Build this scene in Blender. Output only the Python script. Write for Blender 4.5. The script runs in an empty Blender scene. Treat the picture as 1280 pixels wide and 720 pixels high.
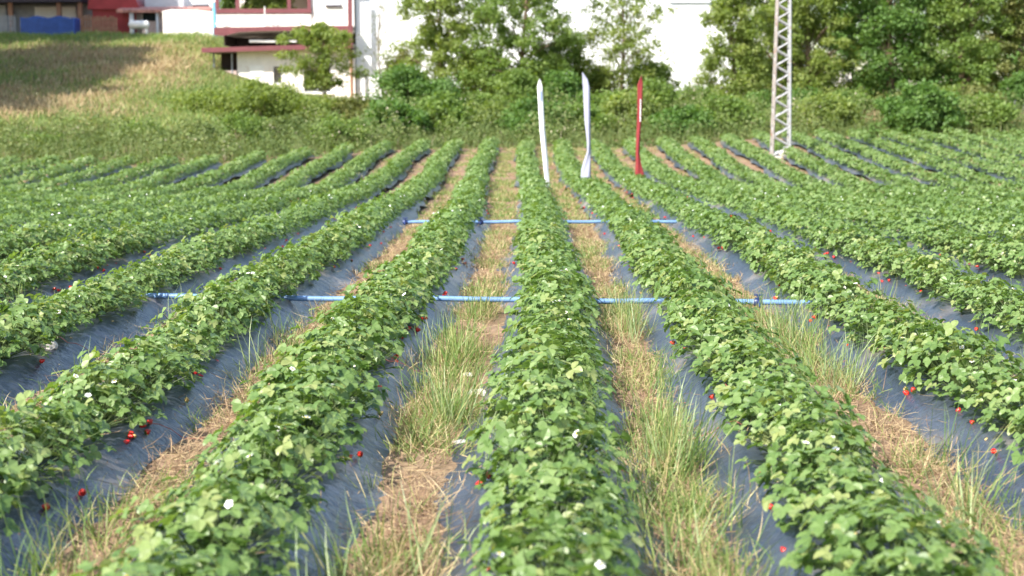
import bpy, math
import numpy as np
from mathutils import Matrix, Vector, Euler

sc = bpy.context.scene
R = math.radians
# ------------------------------------------------------------------ camera
CAM_Z, FPX = 1.85, 1777.8
PITCH, YAW = 7.05, 1.03
cam_d = bpy.data.cameras.new('camera')
cam = bpy.data.objects.new('camera', cam_d)
sc.collection.objects.link(cam)
cam.location = (0, 0, CAM_Z)
cam.rotation_euler = (R(90 - PITCH), 0, R(YAW))
cam_d.sensor_width = 36.0
cam_d.lens = 50.0
cam_d.clip_start = 0.05
cam_d.clip_end = 2000
cam_d.dof.use_dof = True
cam_d.dof.focus_distance = 10.5
cam_d.dof.aperture_fstop = 2.2
sc.camera = cam
# ------------------------------------------------------------------ sky, sun, exposure
SUN_EL, SUN_AZ = 43.0, -137.0          # azimuth clockwise from +Y (the rows' direction): behind the camera, to its left
w = bpy.data.worlds.new("World"); sc.world = w; w.use_nodes = True
nt = w.node_tree; nt.nodes.clear()
sky = nt.nodes.new('ShaderNodeTexSky'); sky.sky_type = 'NISHITA'; sky.sun_disc = False
sky.sun_elevation = R(SUN_EL); sky.sun_rotation = R(SUN_AZ)
sky.air_density = 1.2; sky.dust_density = 1.5
bg = nt.nodes.new('ShaderNodeBackground'); bg.inputs[1].default_value = 0.148
wo = nt.nodes.new('ShaderNodeOutputWorld')
nt.links.new(sky.outputs[0], bg.inputs[0]); nt.links.new(bg.outputs[0], wo.inputs[0])
sun_d = bpy.data.lights.new('sun', 'SUN'); sun_d.energy = 5.0; sun_d.angle = R(0.5); sun_d.color = (1.0, 0.95, 0.87)
sun = bpy.data.objects.new('sun', sun_d); sc.collection.objects.link(sun)
TO_SUN = Vector((math.sin(R(SUN_AZ)) * math.cos(R(SUN_EL)), math.cos(R(SUN_AZ)) * math.cos(R(SUN_EL)), math.sin(R(SUN_EL))))
sun.rotation_euler = TO_SUN.to_track_quat('Z', 'Y').to_euler()
sun.location = TO_SUN * 60
sc.view_settings.view_transform = 'Standard'; sc.view_settings.look = 'None'
sc.view_settings.gamma = 1.0; sc.view_settings.use_curve_mapping = False
sc.view_settings.exposure = 1.15
sc.cycles.use_denoising = True
sc.cycles.max_bounces = 8; sc.cycles.diffuse_bounces = 4; sc.cycles.transmission_bounces = 6

COL = sc.collection
# ------------------------------------------------------------------ geometry of the place
def ray(px, py):
    d = Vector(((px - 640) / FPX, -(py - 360) / FPX, -1.0))
    return (cam.rotation_euler.to_matrix() @ d)
def at(px, py, Y):                      # point of the place that stands at depth Y
    d = ray(px, py); t = Y / d.y
    return Vector((d.x * t, Y, CAM_Z + d.z * t))
def on_plane(px, py, z):
    d = ray(px, py); t = (z - CAM_Z) / d.z
    return Vector((d.x * t, d.y * t, z))
RM = np.array(cam.rotation_euler.to_matrix())
def project(P):
    q = (np.atleast_2d(P) - np.array([0, 0, CAM_Z])) @ RM
    return np.stack([640 + FPX * q[:, 0] / -q[:, 2], 360 - FPX * q[:, 1] / -q[:, 2], -q[:, 2]], 1)

def sstep(a, b, x):
    t = np.clip((np.asarray(x, float) - a) / (b - a), 0, 1)
    return t * t * (3 - 2 * t)
def edge_y(x):                          # where the field ends
    return 47.0 + 6.5 * sstep(-12, -4, x) + 3.5 * sstep(2, 12, x)
def gz(x, y):                           # height of the ground: a shallow dip, then the far part of the field rises, most at its sides
    x = np.asarray(x, float); y = np.asarray(y, float)
    A = 0.08 + 0.34 * sstep(1.5, 7.5, np.abs(x))
    slope = 0.037 + 0.018 * sstep(-1.5, -7.5, x) + 0.030 * sstep(1.5, 8, x)
    t = np.clip(y - 37, 0, 22)
    rise = -A * sstep(15, 37, y) + slope * t * t / (t + 1.5)
    left = 5.85 * np.clip((y - 58.5) / 31.0, 0, 1) ** 0.95
    mid = 1.75 * sstep(57, 80, y)
    right = 0.4 * sstep(60, 74, y)
    k = sstep(-10.5, -21.5, x); r = sstep(4, 14, x)
    lump = 0.10 * np.sin(x * 0.9 + 1.3 * np.sin(y * 0.37)) * np.sin(y * 0.71 + x * 0.2) * sstep(55, 60, y)
    return rise + left * k + (mid * (1 - r) + right * r) * (1 - k) + lump
def gzs(x, y): return float(gz(x, y))
def ground_at(px, py, dz=0.0):          # where the line of sight meets the ground
    d = ray(px, py); d = d / d.y
    Y = 2.0
    while Y < 200 and CAM_Z + d.z * Y > gzs(d.x * Y, Y) + dz: Y += 0.1
    return Vector((d.x * Y, Y, gzs(d.x * Y, Y)))

PITCH_ROW = 1.285
def row_x(k, y):
    y = np.asarray(y, float)
    return (0.05 + PITCH_ROW * k + 0.035 * np.sin(y * 0.62 + k * 1.7) + 0.03 * np.sin(y * 0.21 + k * 2.9)
            - 0.50 * sstep(19, 48, y) + 0.06 * sstep(6, 14, y) * (k == 0))

# ------------------------------------------------------------------ materials
def new_mat(name):
    m = bpy.data.materials.new(name); m.use_nodes = True
    n = m.node_tree; n.nodes.clear()
    out = n.nodes.new('ShaderNodeOutputMaterial')
    b = n.nodes.new('ShaderNodeBsdfPrincipled')
    n.links.new(b.outputs[0], out.inputs[0])
    return m, n, b, out
def ramp(n, src, cols):
    r = n.nodes.new('ShaderNodeValToRGB'); e = r.color_ramp.elements
    while len(e) < len(cols): e.new(0.5)
    for i, (p, c) in enumerate(cols):
        e[i].position = p; e[i].color = (*c, 1)
    n.links.new(src, r.inputs[0]); return r
def noise(n, scale, detail=4, rough=0.55, vec=None):
    t = n.nodes.new('ShaderNodeTexNoise'); t.inputs['Scale'].default_value = scale
    t.inputs['Detail'].default_value = detail; t.inputs['Roughness'].default_value = rough
    if vec is not None: n.links.new(vec, t.inputs['Vector'])
    return t
def bump(n, b, src, strength, dist):
    u = n.nodes.new('ShaderNodeBump'); u.inputs['Strength'].default_value = strength
    u.inputs['Distance'].default_value = dist
    n.links.new(src, u.inputs['Height']); n.links.new(u.outputs[0], b.inputs['Normal'])
def objvec(n):
    return n.nodes.new('ShaderNodeTexCoord').outputs['Object']
def leaf_mat(name, cols, trans=0.3, rough=0.5, spec=0.35, tcol=None):
    m, n, b, out = new_mat(name)
    a = n.nodes.new('ShaderNodeAttribute'); a.attribute_name = 'rnd'
    r = ramp(n, a.outputs['Fac'], cols)
    n.links.new(r.outputs[0], b.inputs['Base Color'])
    b.inputs['Roughness'].default_value = rough; b.inputs['Specular IOR Level'].default_value = spec
    if trans > 0:
        t = n.nodes.new('ShaderNodeBsdfTranslucent')
        mx = n.nodes.new('ShaderNodeMixRGB'); mx.blend_type = 'MULTIPLY'; mx.inputs[0].default_value = 1
        mx.inputs[2].default_value = (*(tcol or (1.5, 1.5, 0.5)), 1)
        n.links.new(r.outputs[0], mx.inputs[1]); n.links.new(mx.outputs[0], t.inputs[0])
        s = n.nodes.new('ShaderNodeMixShader'); s.inputs[0].default_value = trans
        n.links.new(b.outputs[0], s.inputs[1]); n.links.new(t.outputs[0], s.inputs[2])
        n.links.new(s.outputs[0], out.inputs[0])
    return m
def plain(name, col, rough=0.6, metal=0.0, var=0.15, scale=3.0, spec=0.4, bmp=0.0, dirt=None):
    m, n, b, out = new_mat(name)
    v = objvec(n); t = noise(n, scale, 5, 0.6, v)
    c0 = tuple(c * (1 - var) for c in col); c1 = tuple(min(1, c * (1 + var)) for c in col)
    cols = [(0.3, c0), (0.7, c1)]
    if dirt: cols = [(0.30, dirt), (0.42, c0), (0.7, c1)]
    r = ramp(n, t.outputs['Fac'], cols)
    n.links.new(r.outputs[0], b.inputs['Base Color'])
    b.inputs['Roughness'].default_value = rough; b.inputs['Metallic'].default_value = metal
    b.inputs['Specular IOR Level'].default_value = spec
    if bmp: bump(n, b, noise(n, scale * 8, 4, 0.6, v).outputs['Fac'], 0.5, bmp)
    return m

M = {}
M['leaf'] = leaf_mat('strawberry_leaf', [(0.0, (0.080, 0.145, 0.033)), (0.35, (0.130, 0.212, 0.056)), (0.75, (0.186, 0.266, 0.086)), (1.0, (0.26, 0.30, 0.105))], 0.36, 0.43, 0.5)
M['stem'] = leaf_mat('strawberry_stem', [(0.0, (0.06, 0.10, 0.03)), (0.8, (0.10, 0.14, 0.045)), (1.0, (0.20, 0.08, 0.05))], 0.1)
M['petal'] = plain('petal', (0.82, 0.82, 0.78), 0.6, var=0.04)
M['pollen'] = plain('pollen', (0.65, 0.45, 0.06), 0.7, var=0.1)
M['berry'] = plain('ripe_berry', (0.52, 0.018, 0.012), 0.3, var=0.25, scale=30, spec=0.6, bmp=0.002)
M['berry_pale'] = plain('unripe_berry', (0.50, 0.34, 0.13), 0.45, var=0.3, scale=25, bmp=0.002)
M['dry'] = leaf_mat('dry_straw', [(0.0, (0.22, 0.135, 0.08)), (0.4, (0.37, 0.26, 0.15)), (0.8, (0.50, 0.40, 0.22)), (1.0, (0.60, 0.52, 0.33))], 0.2, 0.6, 0.2, (1.1, 1.0, 0.8))
M['green_blade'] = leaf_mat('green_blade', [(0.0, (0.09, 0.17, 0.04)), (0.55, (0.17, 0.25, 0.07)), (0.85, (0.30, 0.33, 0.12)), (1.0, (0.48, 0.42, 0.20))], 0.3, 0.5, 0.3)
M['blue_blade'] = leaf_mat('tall_blade', [(0.0, (0.14, 0.22, 0.09)), (1.0, (0.34, 0.40, 0.20))], 0.25, 0.45, 0.4)
M['tree_light'] = leaf_mat('tree_leaf_light', [(0.0, (0.115, 0.165, 0.036)), (0.5, (0.185, 0.245, 0.058)), (1.0, (0.28, 0.32, 0.10))], 0.45, 0.5, 0.35)
M['tree_mid'] = leaf_mat('tree_leaf_mid', [(0.0, (0.09, 0.15, 0.034)), (0.5, (0.15, 0.23, 0.052)), (1.0, (0.22, 0.29, 0.085))], 0.42, 0.5, 0.35)
M['tree_dark'] = leaf_mat('tree_leaf_dark', [(0.0, (0.06, 0.12, 0.026)), (0.5, (0.10, 0.19, 0.042)), (1.0, (0.16, 0.25, 0.065))], 0.40, 0.5, 0.35)
M['tree_olive'] = leaf_mat('tree_leaf_olive', [(0.0, (0.08, 0.10, 0.025)), (0.5, (0.13, 0.15, 0.04)), (1.0, (0.22, 0.21, 0.075))], 0.3, 0.5, 0.3)
M['weed'] = leaf_mat('verge_weed', [(0.0, (0.07, 0.11, 0.03)), (0.5, (0.12, 0.165, 0.05)), (0.92, (0.19, 0.22, 0.08)), (0.97, (0.26, 0.25, 0.14)), (1.0, (0.34, 0.31, 0.22))], 0.28, 0.55, 0.25)
M['bark'] = plain('bark', (0.16, 0.11, 0.075), 0.9, var=0.35, scale=6, bmp=0.02)
M['white'] = plain('white_render', (0.80, 0.78, 0.75), 0.75, var=0.05, scale=1.2, dirt=(0.66, 0.62, 0.57))
M['cream'] = plain('stained_white_render', (0.80, 0.75, 0.70), 0.8, var=0.07, scale=1.6, dirt=(0.62, 0.52, 0.46))
M['maroon'] = plain('maroon_paint', (0.15, 0.042, 0.048), 0.6, var=0.15, scale=2)
M['red'] = plain('red_tin', (0.34, 0.04, 0.045), 0.45, var=0.18, scale=2)
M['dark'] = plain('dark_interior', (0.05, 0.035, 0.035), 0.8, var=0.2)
M['glass'] = plain('window_glass', (0.02, 0.025, 0.028), 0.08, var=0.1, spec=0.6)
M['steel'] = plain('painted_steel', (0.36, 0.365, 0.37), 0.5, 0.15, var=0.1, scale=6, dirt=(0.36, 0.24, 0.18))
M['rusty'] = plain('rusty_painted_steel', (0.30, 0.265, 0.24), 0.6, 0.1, var=0.15, scale=5, dirt=(0.28, 0.15, 0.10))
M['concrete'] = plain('concrete', (0.50, 0.45, 0.40), 0.9, var=0.15, scale=5, bmp=0.01)
M['stone'] = plain('pale_stone', (0.60, 0.55, 0.50), 0.9, var=0.12, scale=14, bmp=0.006)
M['pink_wall'] = plain('pink_rubble', (0.50, 0.38, 0.34), 0.9, var=0.2, scale=5, bmp=0.02)
M['pipe'] = plain('blue_pipe', (0.13, 0.24, 0.43), 0.4, var=0.3, scale=5, spec=0.55)
M['fitting'] = plain('dark_blue_fitting', (0.02, 0.035, 0.12), 0.4, var=0.2, spec=0.5)
M['tarp'] = plain('blue_tarp', (0.03, 0.09, 0.34), 0.45, var=0.25, scale=2.0)
M['blue_paint'] = plain('light_blue_paint', (0.16, 0.42, 0.60), 0.5, var=0.12)
M['wood'] = plain('weathered_wood', (0.30, 0.16, 0.10), 0.8, var=0.35, scale=4)
M['grey'] = plain('grey_metal', (0.28, 0.29, 0.32), 0.6, var=0.2)
M['light_grey'] = plain('light_grey_metal', (0.52, 0.54, 0.57), 0.5, var=0.1)
M['tile'] = plain('clay_tile', (0.50, 0.24, 0.19), 0.8, var=0.4, scale=3.5)
M['dark_roof'] = plain('dark_roof', (0.05, 0.04, 0.05), 0.8, var=0.2)
M['banner_white'] = plain('white_cloth', (0.80, 0.79, 0.80), 0.75, var=0.03)
M['banner_lilac_shade'] = plain('shaded_lilac_cloth', (0.32, 0.325, 0.41), 0.75, var=0.03)  # white-lavender cloth seen from its shaded side; that shade is in the colour
M['banner_red'] = plain('red_cloth', (0.20, 0.02, 0.022), 0.75, var=0.15, scale=4)
M['banner_blue'] = plain('blue_print', (0.22, 0.30, 0.60), 0.75, var=0.05)
M['pole'] = plain('dark_pole', (0.06, 0.06, 0.07), 0.4, var=0.1)

def soil_mat():
    m, n, b, out = new_mat('soil')
    v = objvec(n); a = noise(n, 1.3, 8, 0.65, v); c = noise(n, 14, 6, 0.7, v); g = noise(n, 0.5, 3, 0.5, v)
    r = ramp(n, a.outputs['Fac'], [(0.25, (0.15, 0.10, 0.07)), (0.5, (0.27, 0.185, 0.125)), (0.75, (0.38, 0.28, 0.19))])
    r2 = ramp(n, c.outputs['Fac'], [(0.3, (0.55, 0.52, 0.5)), (0.7, (1.2, 1.15, 1.1))])
    mx = n.nodes.new('ShaderNodeMixRGB'); mx.blend_type = 'MULTIPLY'; mx.inputs[0].default_value = 1
    n.links.new(r.outputs[0], mx.inputs[1]); n.links.new(r2.outputs[0], mx.inputs[2])
    g2 = ramp(n, g.outputs['Fac'], [(0.5, (0, 0, 0)), (0.8, (0.4, 0.4, 0.4))])
    m2 = n.nodes.new('ShaderNodeMixRGB'); m2.inputs[2].default_value = (0.10, 0.125, 0.04, 1)
    n.links.new(g2.outputs[0], m2.inputs[0]); n.links.new(mx.outputs[0], m2.inputs[1])
    n.links.new(m2.outputs[0], b.inputs['Base Color']); b.inputs['Roughness'].default_value = 0.95
    b.inputs['Specular IOR Level'].default_value = 0.15
    bump(n, b, c.outputs['Fac'], 0.8, 0.03); return m
def bank_mat():
    m, n, b, out = new_mat('bank_turf')
    v = objvec(n); a = noise(n, 0.22, 5, 0.6, v); c = noise(n, 5, 6, 0.7, v)
    r = ramp(n, a.outputs['Fac'], [(0.38, (0.09, 0.12, 0.035)), (0.5, (0.20, 0.17, 0.08)), (0.62, (0.34, 0.25, 0.13))])
    r2 = ramp(n, c.outputs['Fac'], [(0.3, (0.6, 0.6, 0.6)), (0.7, (1.15, 1.15, 1.15))])
    mx = n.nodes.new('ShaderNodeMixRGB'); mx.blend_type = 'MULTIPLY'; mx.inputs[0].default_value = 1
    n.links.new(r.outputs[0], mx.inputs[1]); n.links.new(r2.outputs[0], mx.inputs[2])
    n.links.new(mx.outputs[0], b.inputs['Base Color']); b.inputs['Roughness'].default_value = 0.95
    b.inputs['Specular IOR Level'].default_value = 0.1
    bump(n, b, c.outputs['Fac'], 0.8, 0.1); return m
def film_mat():
    m, n, b, out = new_mat('black_film')
    v = objvec(n)
    mp = n.nodes.new('ShaderNodeMapping'); mp.inputs['Scale'].default_value = (1.0, 0.55, 1.0); n.links.new(v, mp.inputs[0])
    d = noise(n, 2.2, 7, 0.62, mp.outputs[0]); f = noise(n, 9, 6, 0.65, mp.outputs[0]); big = noise(n, 0.6, 3, 0.5, v)
    ad = n.nodes.new('ShaderNodeMath'); ad.operation = 'MULTIPLY_ADD'; ad.inputs[1].default_value = 0.55
    n.links.new(big.outputs['Fac'], ad.inputs[0]); 
    ms = n.nodes.new('ShaderNodeMath'); ms.operation = 'MULTIPLY'; ms.inputs[1].default_value = 0.5
    n.links.new(d.outputs['Fac'], ms.inputs[0]); n.links.new(ms.outputs[0], ad.inputs[2])
    r = ramp(n, ad.outputs[0], [(0.46, (0.020, 0.026, 0.042)), (0.57, (0.046, 0.054, 0.070)), (0.72, (0.22, 0.18, 0.145))])
    n.links.new(r.outputs[0], b.inputs['Base Color'])
    rr = n.nodes.new('ShaderNodeMapRange'); rr.inputs[3].default_value = 0.18; rr.inputs[4].default_value = 0.48
    n.links.new(d.outputs['Fac'], rr.inputs[0]); n.links.new(rr.outputs[0], b.inputs['Roughness'])
    b.inputs['Specular IOR Level'].default_value = 0.9
    wv = n.nodes.new('ShaderNodeTexNoise'); wv.inputs['Scale'].default_value = 16; wv.inputs['Detail'].default_value = 3
    wv.inputs['Distortion'].default_value = 1.4
    mp2 = n.nodes.new('ShaderNodeMapping'); mp2.inputs['Scale'].default_value = (0.45, 1.0, 1.0); n.links.new(v, mp2.inputs[0])
    n.links.new(mp2.outputs[0], wv.inputs['Vector'])
    rg_ = n.nodes.new('ShaderNodeTexNoise'); rg_.noise_type = 'RIDGED_MULTIFRACTAL'; rg_.inputs['Scale'].default_value = 3.2; rg_.inputs['Detail'].default_value = 4
    n.links.new(mp2.outputs[0], rg_.inputs['Vector'])
    u1 = n.nodes.new('ShaderNodeBump'); u1.inputs['Strength'].default_value = 0.5; u1.inputs['Distance'].default_value = 0.03
    n.links.new(rg_.outputs['Fac'], u1.inputs['Height'])
    u2 = n.nodes.new('ShaderNodeBump'); u2.inputs['Strength'].default_value = 0.42; u2.inputs['Distance'].default_value = 0.035
    n.links.new(wv.outputs['Fac'], u2.inputs['Height']); n.links.new(u1.outputs[0], u2.inputs['Normal']); n.links.new(u2.outputs[0], b.inputs['Normal']); return m
M['soil'] = soil_mat(); M['bank'] = bank_mat(); M['film'] = film_mat()
def panel_mat():
    m, n, b, out = new_mat('white_cladding')
    v = objvec(n); w_ = n.nodes.new('ShaderNodeTexWave'); w_.inputs['Scale'].default_value = 1.6; n.links.new(v, w_.inputs['Vector'])
    t = noise(n, 0.7, 4, 0.5, v); r = ramp(n, t.outputs['Fac'], [(0.3, (0.76, 0.77, 0.79)), (0.7, (0.82, 0.82, 0.82))])
    n.links.new(r.outputs[0], b.inputs['Base Color']); b.inputs['Roughness'].default_value = 0.5
    bump(n, b, w_.outputs['Fac'], 0.25, 0.03); return m
M['cladding'] = panel_mat()

# ------------------------------------------------------------------ mesh helpers
def mesh_raw(name, V, loops, tot, mats, mi=None, rnd=None, smooth=False):
    me = bpy.data.meshes.new(name)
    me.vertices.add(len(V)); me.vertices.foreach_set('co', np.ascontiguousarray(V, dtype=np.float32).ravel())
    me.loops.add(len(loops)); me.loops.foreach_set('vertex_index', np.ascontiguousarray(loops, dtype=np.int32))
    me.polygons.add(len(tot))
    st = np.concatenate([[0], np.cumsum(tot)[:-1]]).astype(np.int32)
    me.polygons.foreach_set('loop_start', st); me.polygons.foreach_set('loop_total', np.asarray(tot, dtype=np.int32))
    for m in mats: me.materials.append(m)
    if mi is not None: me.polygons.foreach_set('material_index', np.asarray(mi, dtype=np.int32))
    me.polygons.foreach_set('use_smooth', np.full(len(tot), smooth, dtype=bool))
    me.update(calc_edges=True); me.validate()
    if rnd is not None:
        a = me.attributes.new('rnd', 'FLOAT', 'POINT'); a.data.foreach_set('value', np.asarray(rnd, dtype=np.float32))
    return me

class Cloud:
    """many copies of small templates gathered into one mesh"""
    def __init__(self): self.V, self.L, self.T, self.MI, self.A, self.n = [], [], [], [], [], 0
    def add(self, tmpl, P, D, N, size, rnd, mat=0, width=None):
        tv, tf = tmpl; P = np.asarray(P, float); k = len(P)
        if k == 0: return
        D = np.asarray(D, float); D = D / np.maximum(np.linalg.norm(D, axis=1, keepdims=True), 1e-9)
        X = np.cross(D, N); X /= np.maximum(np.linalg.norm(X, axis=1, keepdims=True), 1e-9)
        Z = np.cross(X, D)
        s = np.broadcast_to(np.asarray(size, float), (k,))
        wd = s if width is None else np.broadcast_to(np.asarray(width, float), (k,))
        V = (P[:, None, :] + (tv[None, :, 0:1] * wd[:, None, None]) * X[:, None, :] + (tv[None, :, 1:2] * s[:, None, None]) * D[:, None, :]
             + (tv[None, :, 2:3] * s[:, None, None]) * Z[:, None, :])
        nv = len(tv)
        fl = np.concatenate([np.asarray(f) for f in tf]); ft = np.array([len(f) for f in tf])
        off = self.n + np.arange(k) * nv
        self.V.append(V.reshape(-1, 3)); self.L.append((off[:, None] + fl[None, :]).ravel())
        self.T.append(np.tile(ft, k)); self.MI.append(np.full(k * len(ft), mat)); self.A.append(np.repeat(np.broadcast_to(rnd, (k,)), nv))
        self.n += k * nv
    def add_mesh(self, V, loops, tot, rnd, mat=0):
        self.V.append(V); self.L.append(np.asarray(loops) + self.n); self.T.append(np.asarray(tot)); self.MI.append(np.full(len(tot), mat))
        self.A.append(np.broadcast_to(rnd, (len(V),))); self.n += len(V)
    def mesh(self, name, mats, smooth=False):
        return mesh_raw(name, np.concatenate(self.V), np.concatenate(self.L), np.concatenate(self.T), mats, np.concatenate(self.MI), np.concatenate(self.A), smooth)

LEAFLET = (np.array([(0, 0, 0), (0, .35, -.02), (0, .7, -.01), (0, 1, -.08), (-.30, .26, .08), (-.43, .58, .13), (-.24, .88, .05), (.30, .26, .08), (.43, .58, .13), (.24, .88, .05)], float),
           [(0, 1, 4), (1, 2, 5, 4), (2, 3, 6, 5), (0, 7, 1), (1, 7, 8, 2), (2, 8, 9, 3)])
RHOMB = (np.array([(0, 0, 0), (-.46, .55, .08), (0, 1, -.05), (.46, .55, .08)], float), [(0, 3, 2), (0, 2, 1)])
SPRAY = (np.array([(0, 0, 0), (-.42, .42, .10), (-.16, .55, 0), (-.30, .95, .06), (.04, .70, -.04), (.34, 1.0, .05), (.20, .52, .0), (.46, .36, .10)], float),
         [(0, 2, 1), (2, 4, 3), (0, 4, 2), (0, 6, 4), (4, 6, 5), (0, 7, 6)])
BLADE = (np.array([(-.5, 0, 0), (.5, 0, 0), (-.42, .4, .02), (.42, .4, .02), (-.28, .75, .10), (.28, .75, .10), (0, 1, .26)], float), [(0, 1, 3, 2), (2, 3, 5, 4), (4, 5, 6)])
BENT = (np.array([(-.5, 0, 0), (.5, 0, 0), (-.42, .4, .06), (.42, .4, .06), (-.28, .72, .26), (.28, .72, .26), (0, .88, .52)], float), [(0, 1, 3, 2), (2, 3, 5, 4), (4, 5, 6)])

def link(name, me, parent=None, loc=None):
    o = bpy.data.objects.new(name, me); COL.objects.link(o)
    if parent is not None: o.parent = parent
    if loc is not None: o.location = loc
    return o
def tag(o, label=None, cat=None, group=None, kind=None):
    if label: o['label'] = label
    if cat: o['category'] = cat
    if group: o['group'] = group
    if kind: o['kind'] = kind
    return o
def thing(name, loc, label, cat, group=None):
    return tag(link(name, None, None, loc), label, cat, group)

class MB:
    """hard surfaces: boxes, bars, tubes and prisms gathered into one mesh, relative to an origin"""
    def __init__(self, o=(0, 0, 0)): self.V, self.F, self.o, self.sm = [], [], Vector(o), []
    def _add(self, vs, fs, smooth=False):
        b = len(self.V); self.V += [tuple(Vector(v) - self.o) for v in vs]; self.F += [tuple(b + i for i in f) for f in fs]; self.sm += [smooth] * len(fs)
    def box(self, x0, x1, y0, y1, z0, z1):
        x0, x1 = min(x0, x1), max(x0, x1); z0, z1 = min(z0, z1), max(z0, z1); y0, y1 = min(y0, y1), max(y0, y1)
        self._add([(x0, y0, z0), (x1, y0, z0), (x1, y1, z0), (x0, y1, z0), (x0, y0, z1), (x1, y0, z1), (x1, y1, z1), (x0, y1, z1)],
                  [(0, 3, 2, 1), (4, 5, 6, 7), (0, 1, 5, 4), (1, 2, 6, 5), (2, 3, 7, 6), (3, 0, 4, 7)]); return self
    def tube(self, pts, rad, n=8, cap=True):
        pts = [Vector(p) for p in pts]; rs = rad if isinstance(rad, (list, tuple)) else [rad] * len(pts)
        vs, fs = [], []
        t0 = (pts[1] - pts[0]).normalized(); up = Vector((0, 0, 1)) if abs(t0.z) < 0.9 else Vector((1, 0, 0))
        a = t0.cross(up).normalized()
        for i, p in enumerate(pts):
            t = (pts[min(i + 1, len(pts) - 1)] - pts[max(i - 1, 0)]).normalized()
            a = (a - t * a.dot(t)).normalized(); b = t.cross(a)
            for j in range(n):
                th = 2 * math.pi * j / n; vs.append(p + (a * math.cos(th) + b * math.sin(th)) * rs[i])
        for i in range(len(pts) - 1):
            for j in range(n): fs.append((i * n + j, i * n + (j + 1) % n, (i + 1) * n + (j + 1) % n, (i + 1) * n + j))
        self._add(vs, fs, True)
        if cap:
            self._add(vs[:n], [tuple(range(n))[::-1]]); self._add(vs[-n:], [tuple(range(n))])
        return self
    def bar(self, a, b, wd):
        return self.tube([a, b], wd * 0.707, 4)
    def prism(self, pts, y0, y1):            # outline in x,z pushed along y
        n = len(pts); vs = [(x, y0, z) for x, z in pts] + [(x, y1, z) for x, z in pts]
        self._add(vs, [tuple(range(n)), tuple(range(2 * n - 1, n - 1, -1))] + [(i, i + n, (i + 1) % n + n, (i + 1) % n) for i in range(n)]); return self
    def mesh(self, name, mat):
        me = bpy.data.meshes.new(name); me.from_pydata(self.V, [], self.F); me.materials.append(mat)
        me.polygons.foreach_set('use_smooth', self.sm); me.update(); return me
    def build(self, name, mat, parent=None, bevel=0.0):
        o = link(name, self.mesh(name, mat), parent)
        if parent is None: o.location = self.o
        else: o.location = self.o - parent.matrix_world.translation if False else (0, 0, 0)
        if bevel:
            b = o.modifiers.new('bevel', 'BEVEL'); b.width = bevel; b.segments = 2; b.limit_method = 'ANGLE'
        return o

# ------------------------------------------------------------------ ground
def grid_mesh(name, xs, ys, zf, mat, smooth=True):
    X, Y = np.meshgrid(xs, ys); Z = zf(X, Y)
    V = np.stack([X, Y, Z], -1).reshape(-1, 3); nx, ny = len(xs), len(ys)
    i = np.arange(nx - 1)[None, :] + nx * np.arange(ny - 1)[:, None]
    q = np.stack([i, i + 1, i + nx + 1, i + nx], -1).reshape(-1, 4)
    return mesh_raw(name, V, q.ravel(), np.full(len(q), 4), [mat], None, None, smooth)
rg = np.random.default_rng(5)
xs = np.concatenate([np.linspace(-300, -62, 14), np.linspace(-60, 60, 241), np.linspace(62, 300, 14)])
def edge_blend(X, Y): return gz(X, Y)
g = link('ground', grid_mesh('ground', xs, np.concatenate([np.linspace(-60, -2, 8), np.linspace(0, 62, 125)]), lambda X, Y: gz(X, Y), M['soil']))
tag(g, 'brown bare soil of the strawberry field showing between the planted rows', None, None, 'structure')
g2 = link('grassy_bank', grid_mesh('grassy_bank', xs, np.concatenate([np.linspace(61, 100, 80), np.linspace(104, 500, 24)]),
          lambda X, Y: gz(X, Y) + 0.02 * sstep(61, 62, Y) - 0.01, M['bank']))
tag(g2, 'grassy bank rising behind the field, dry tan grass on the left', None, None, 'structure')

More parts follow.
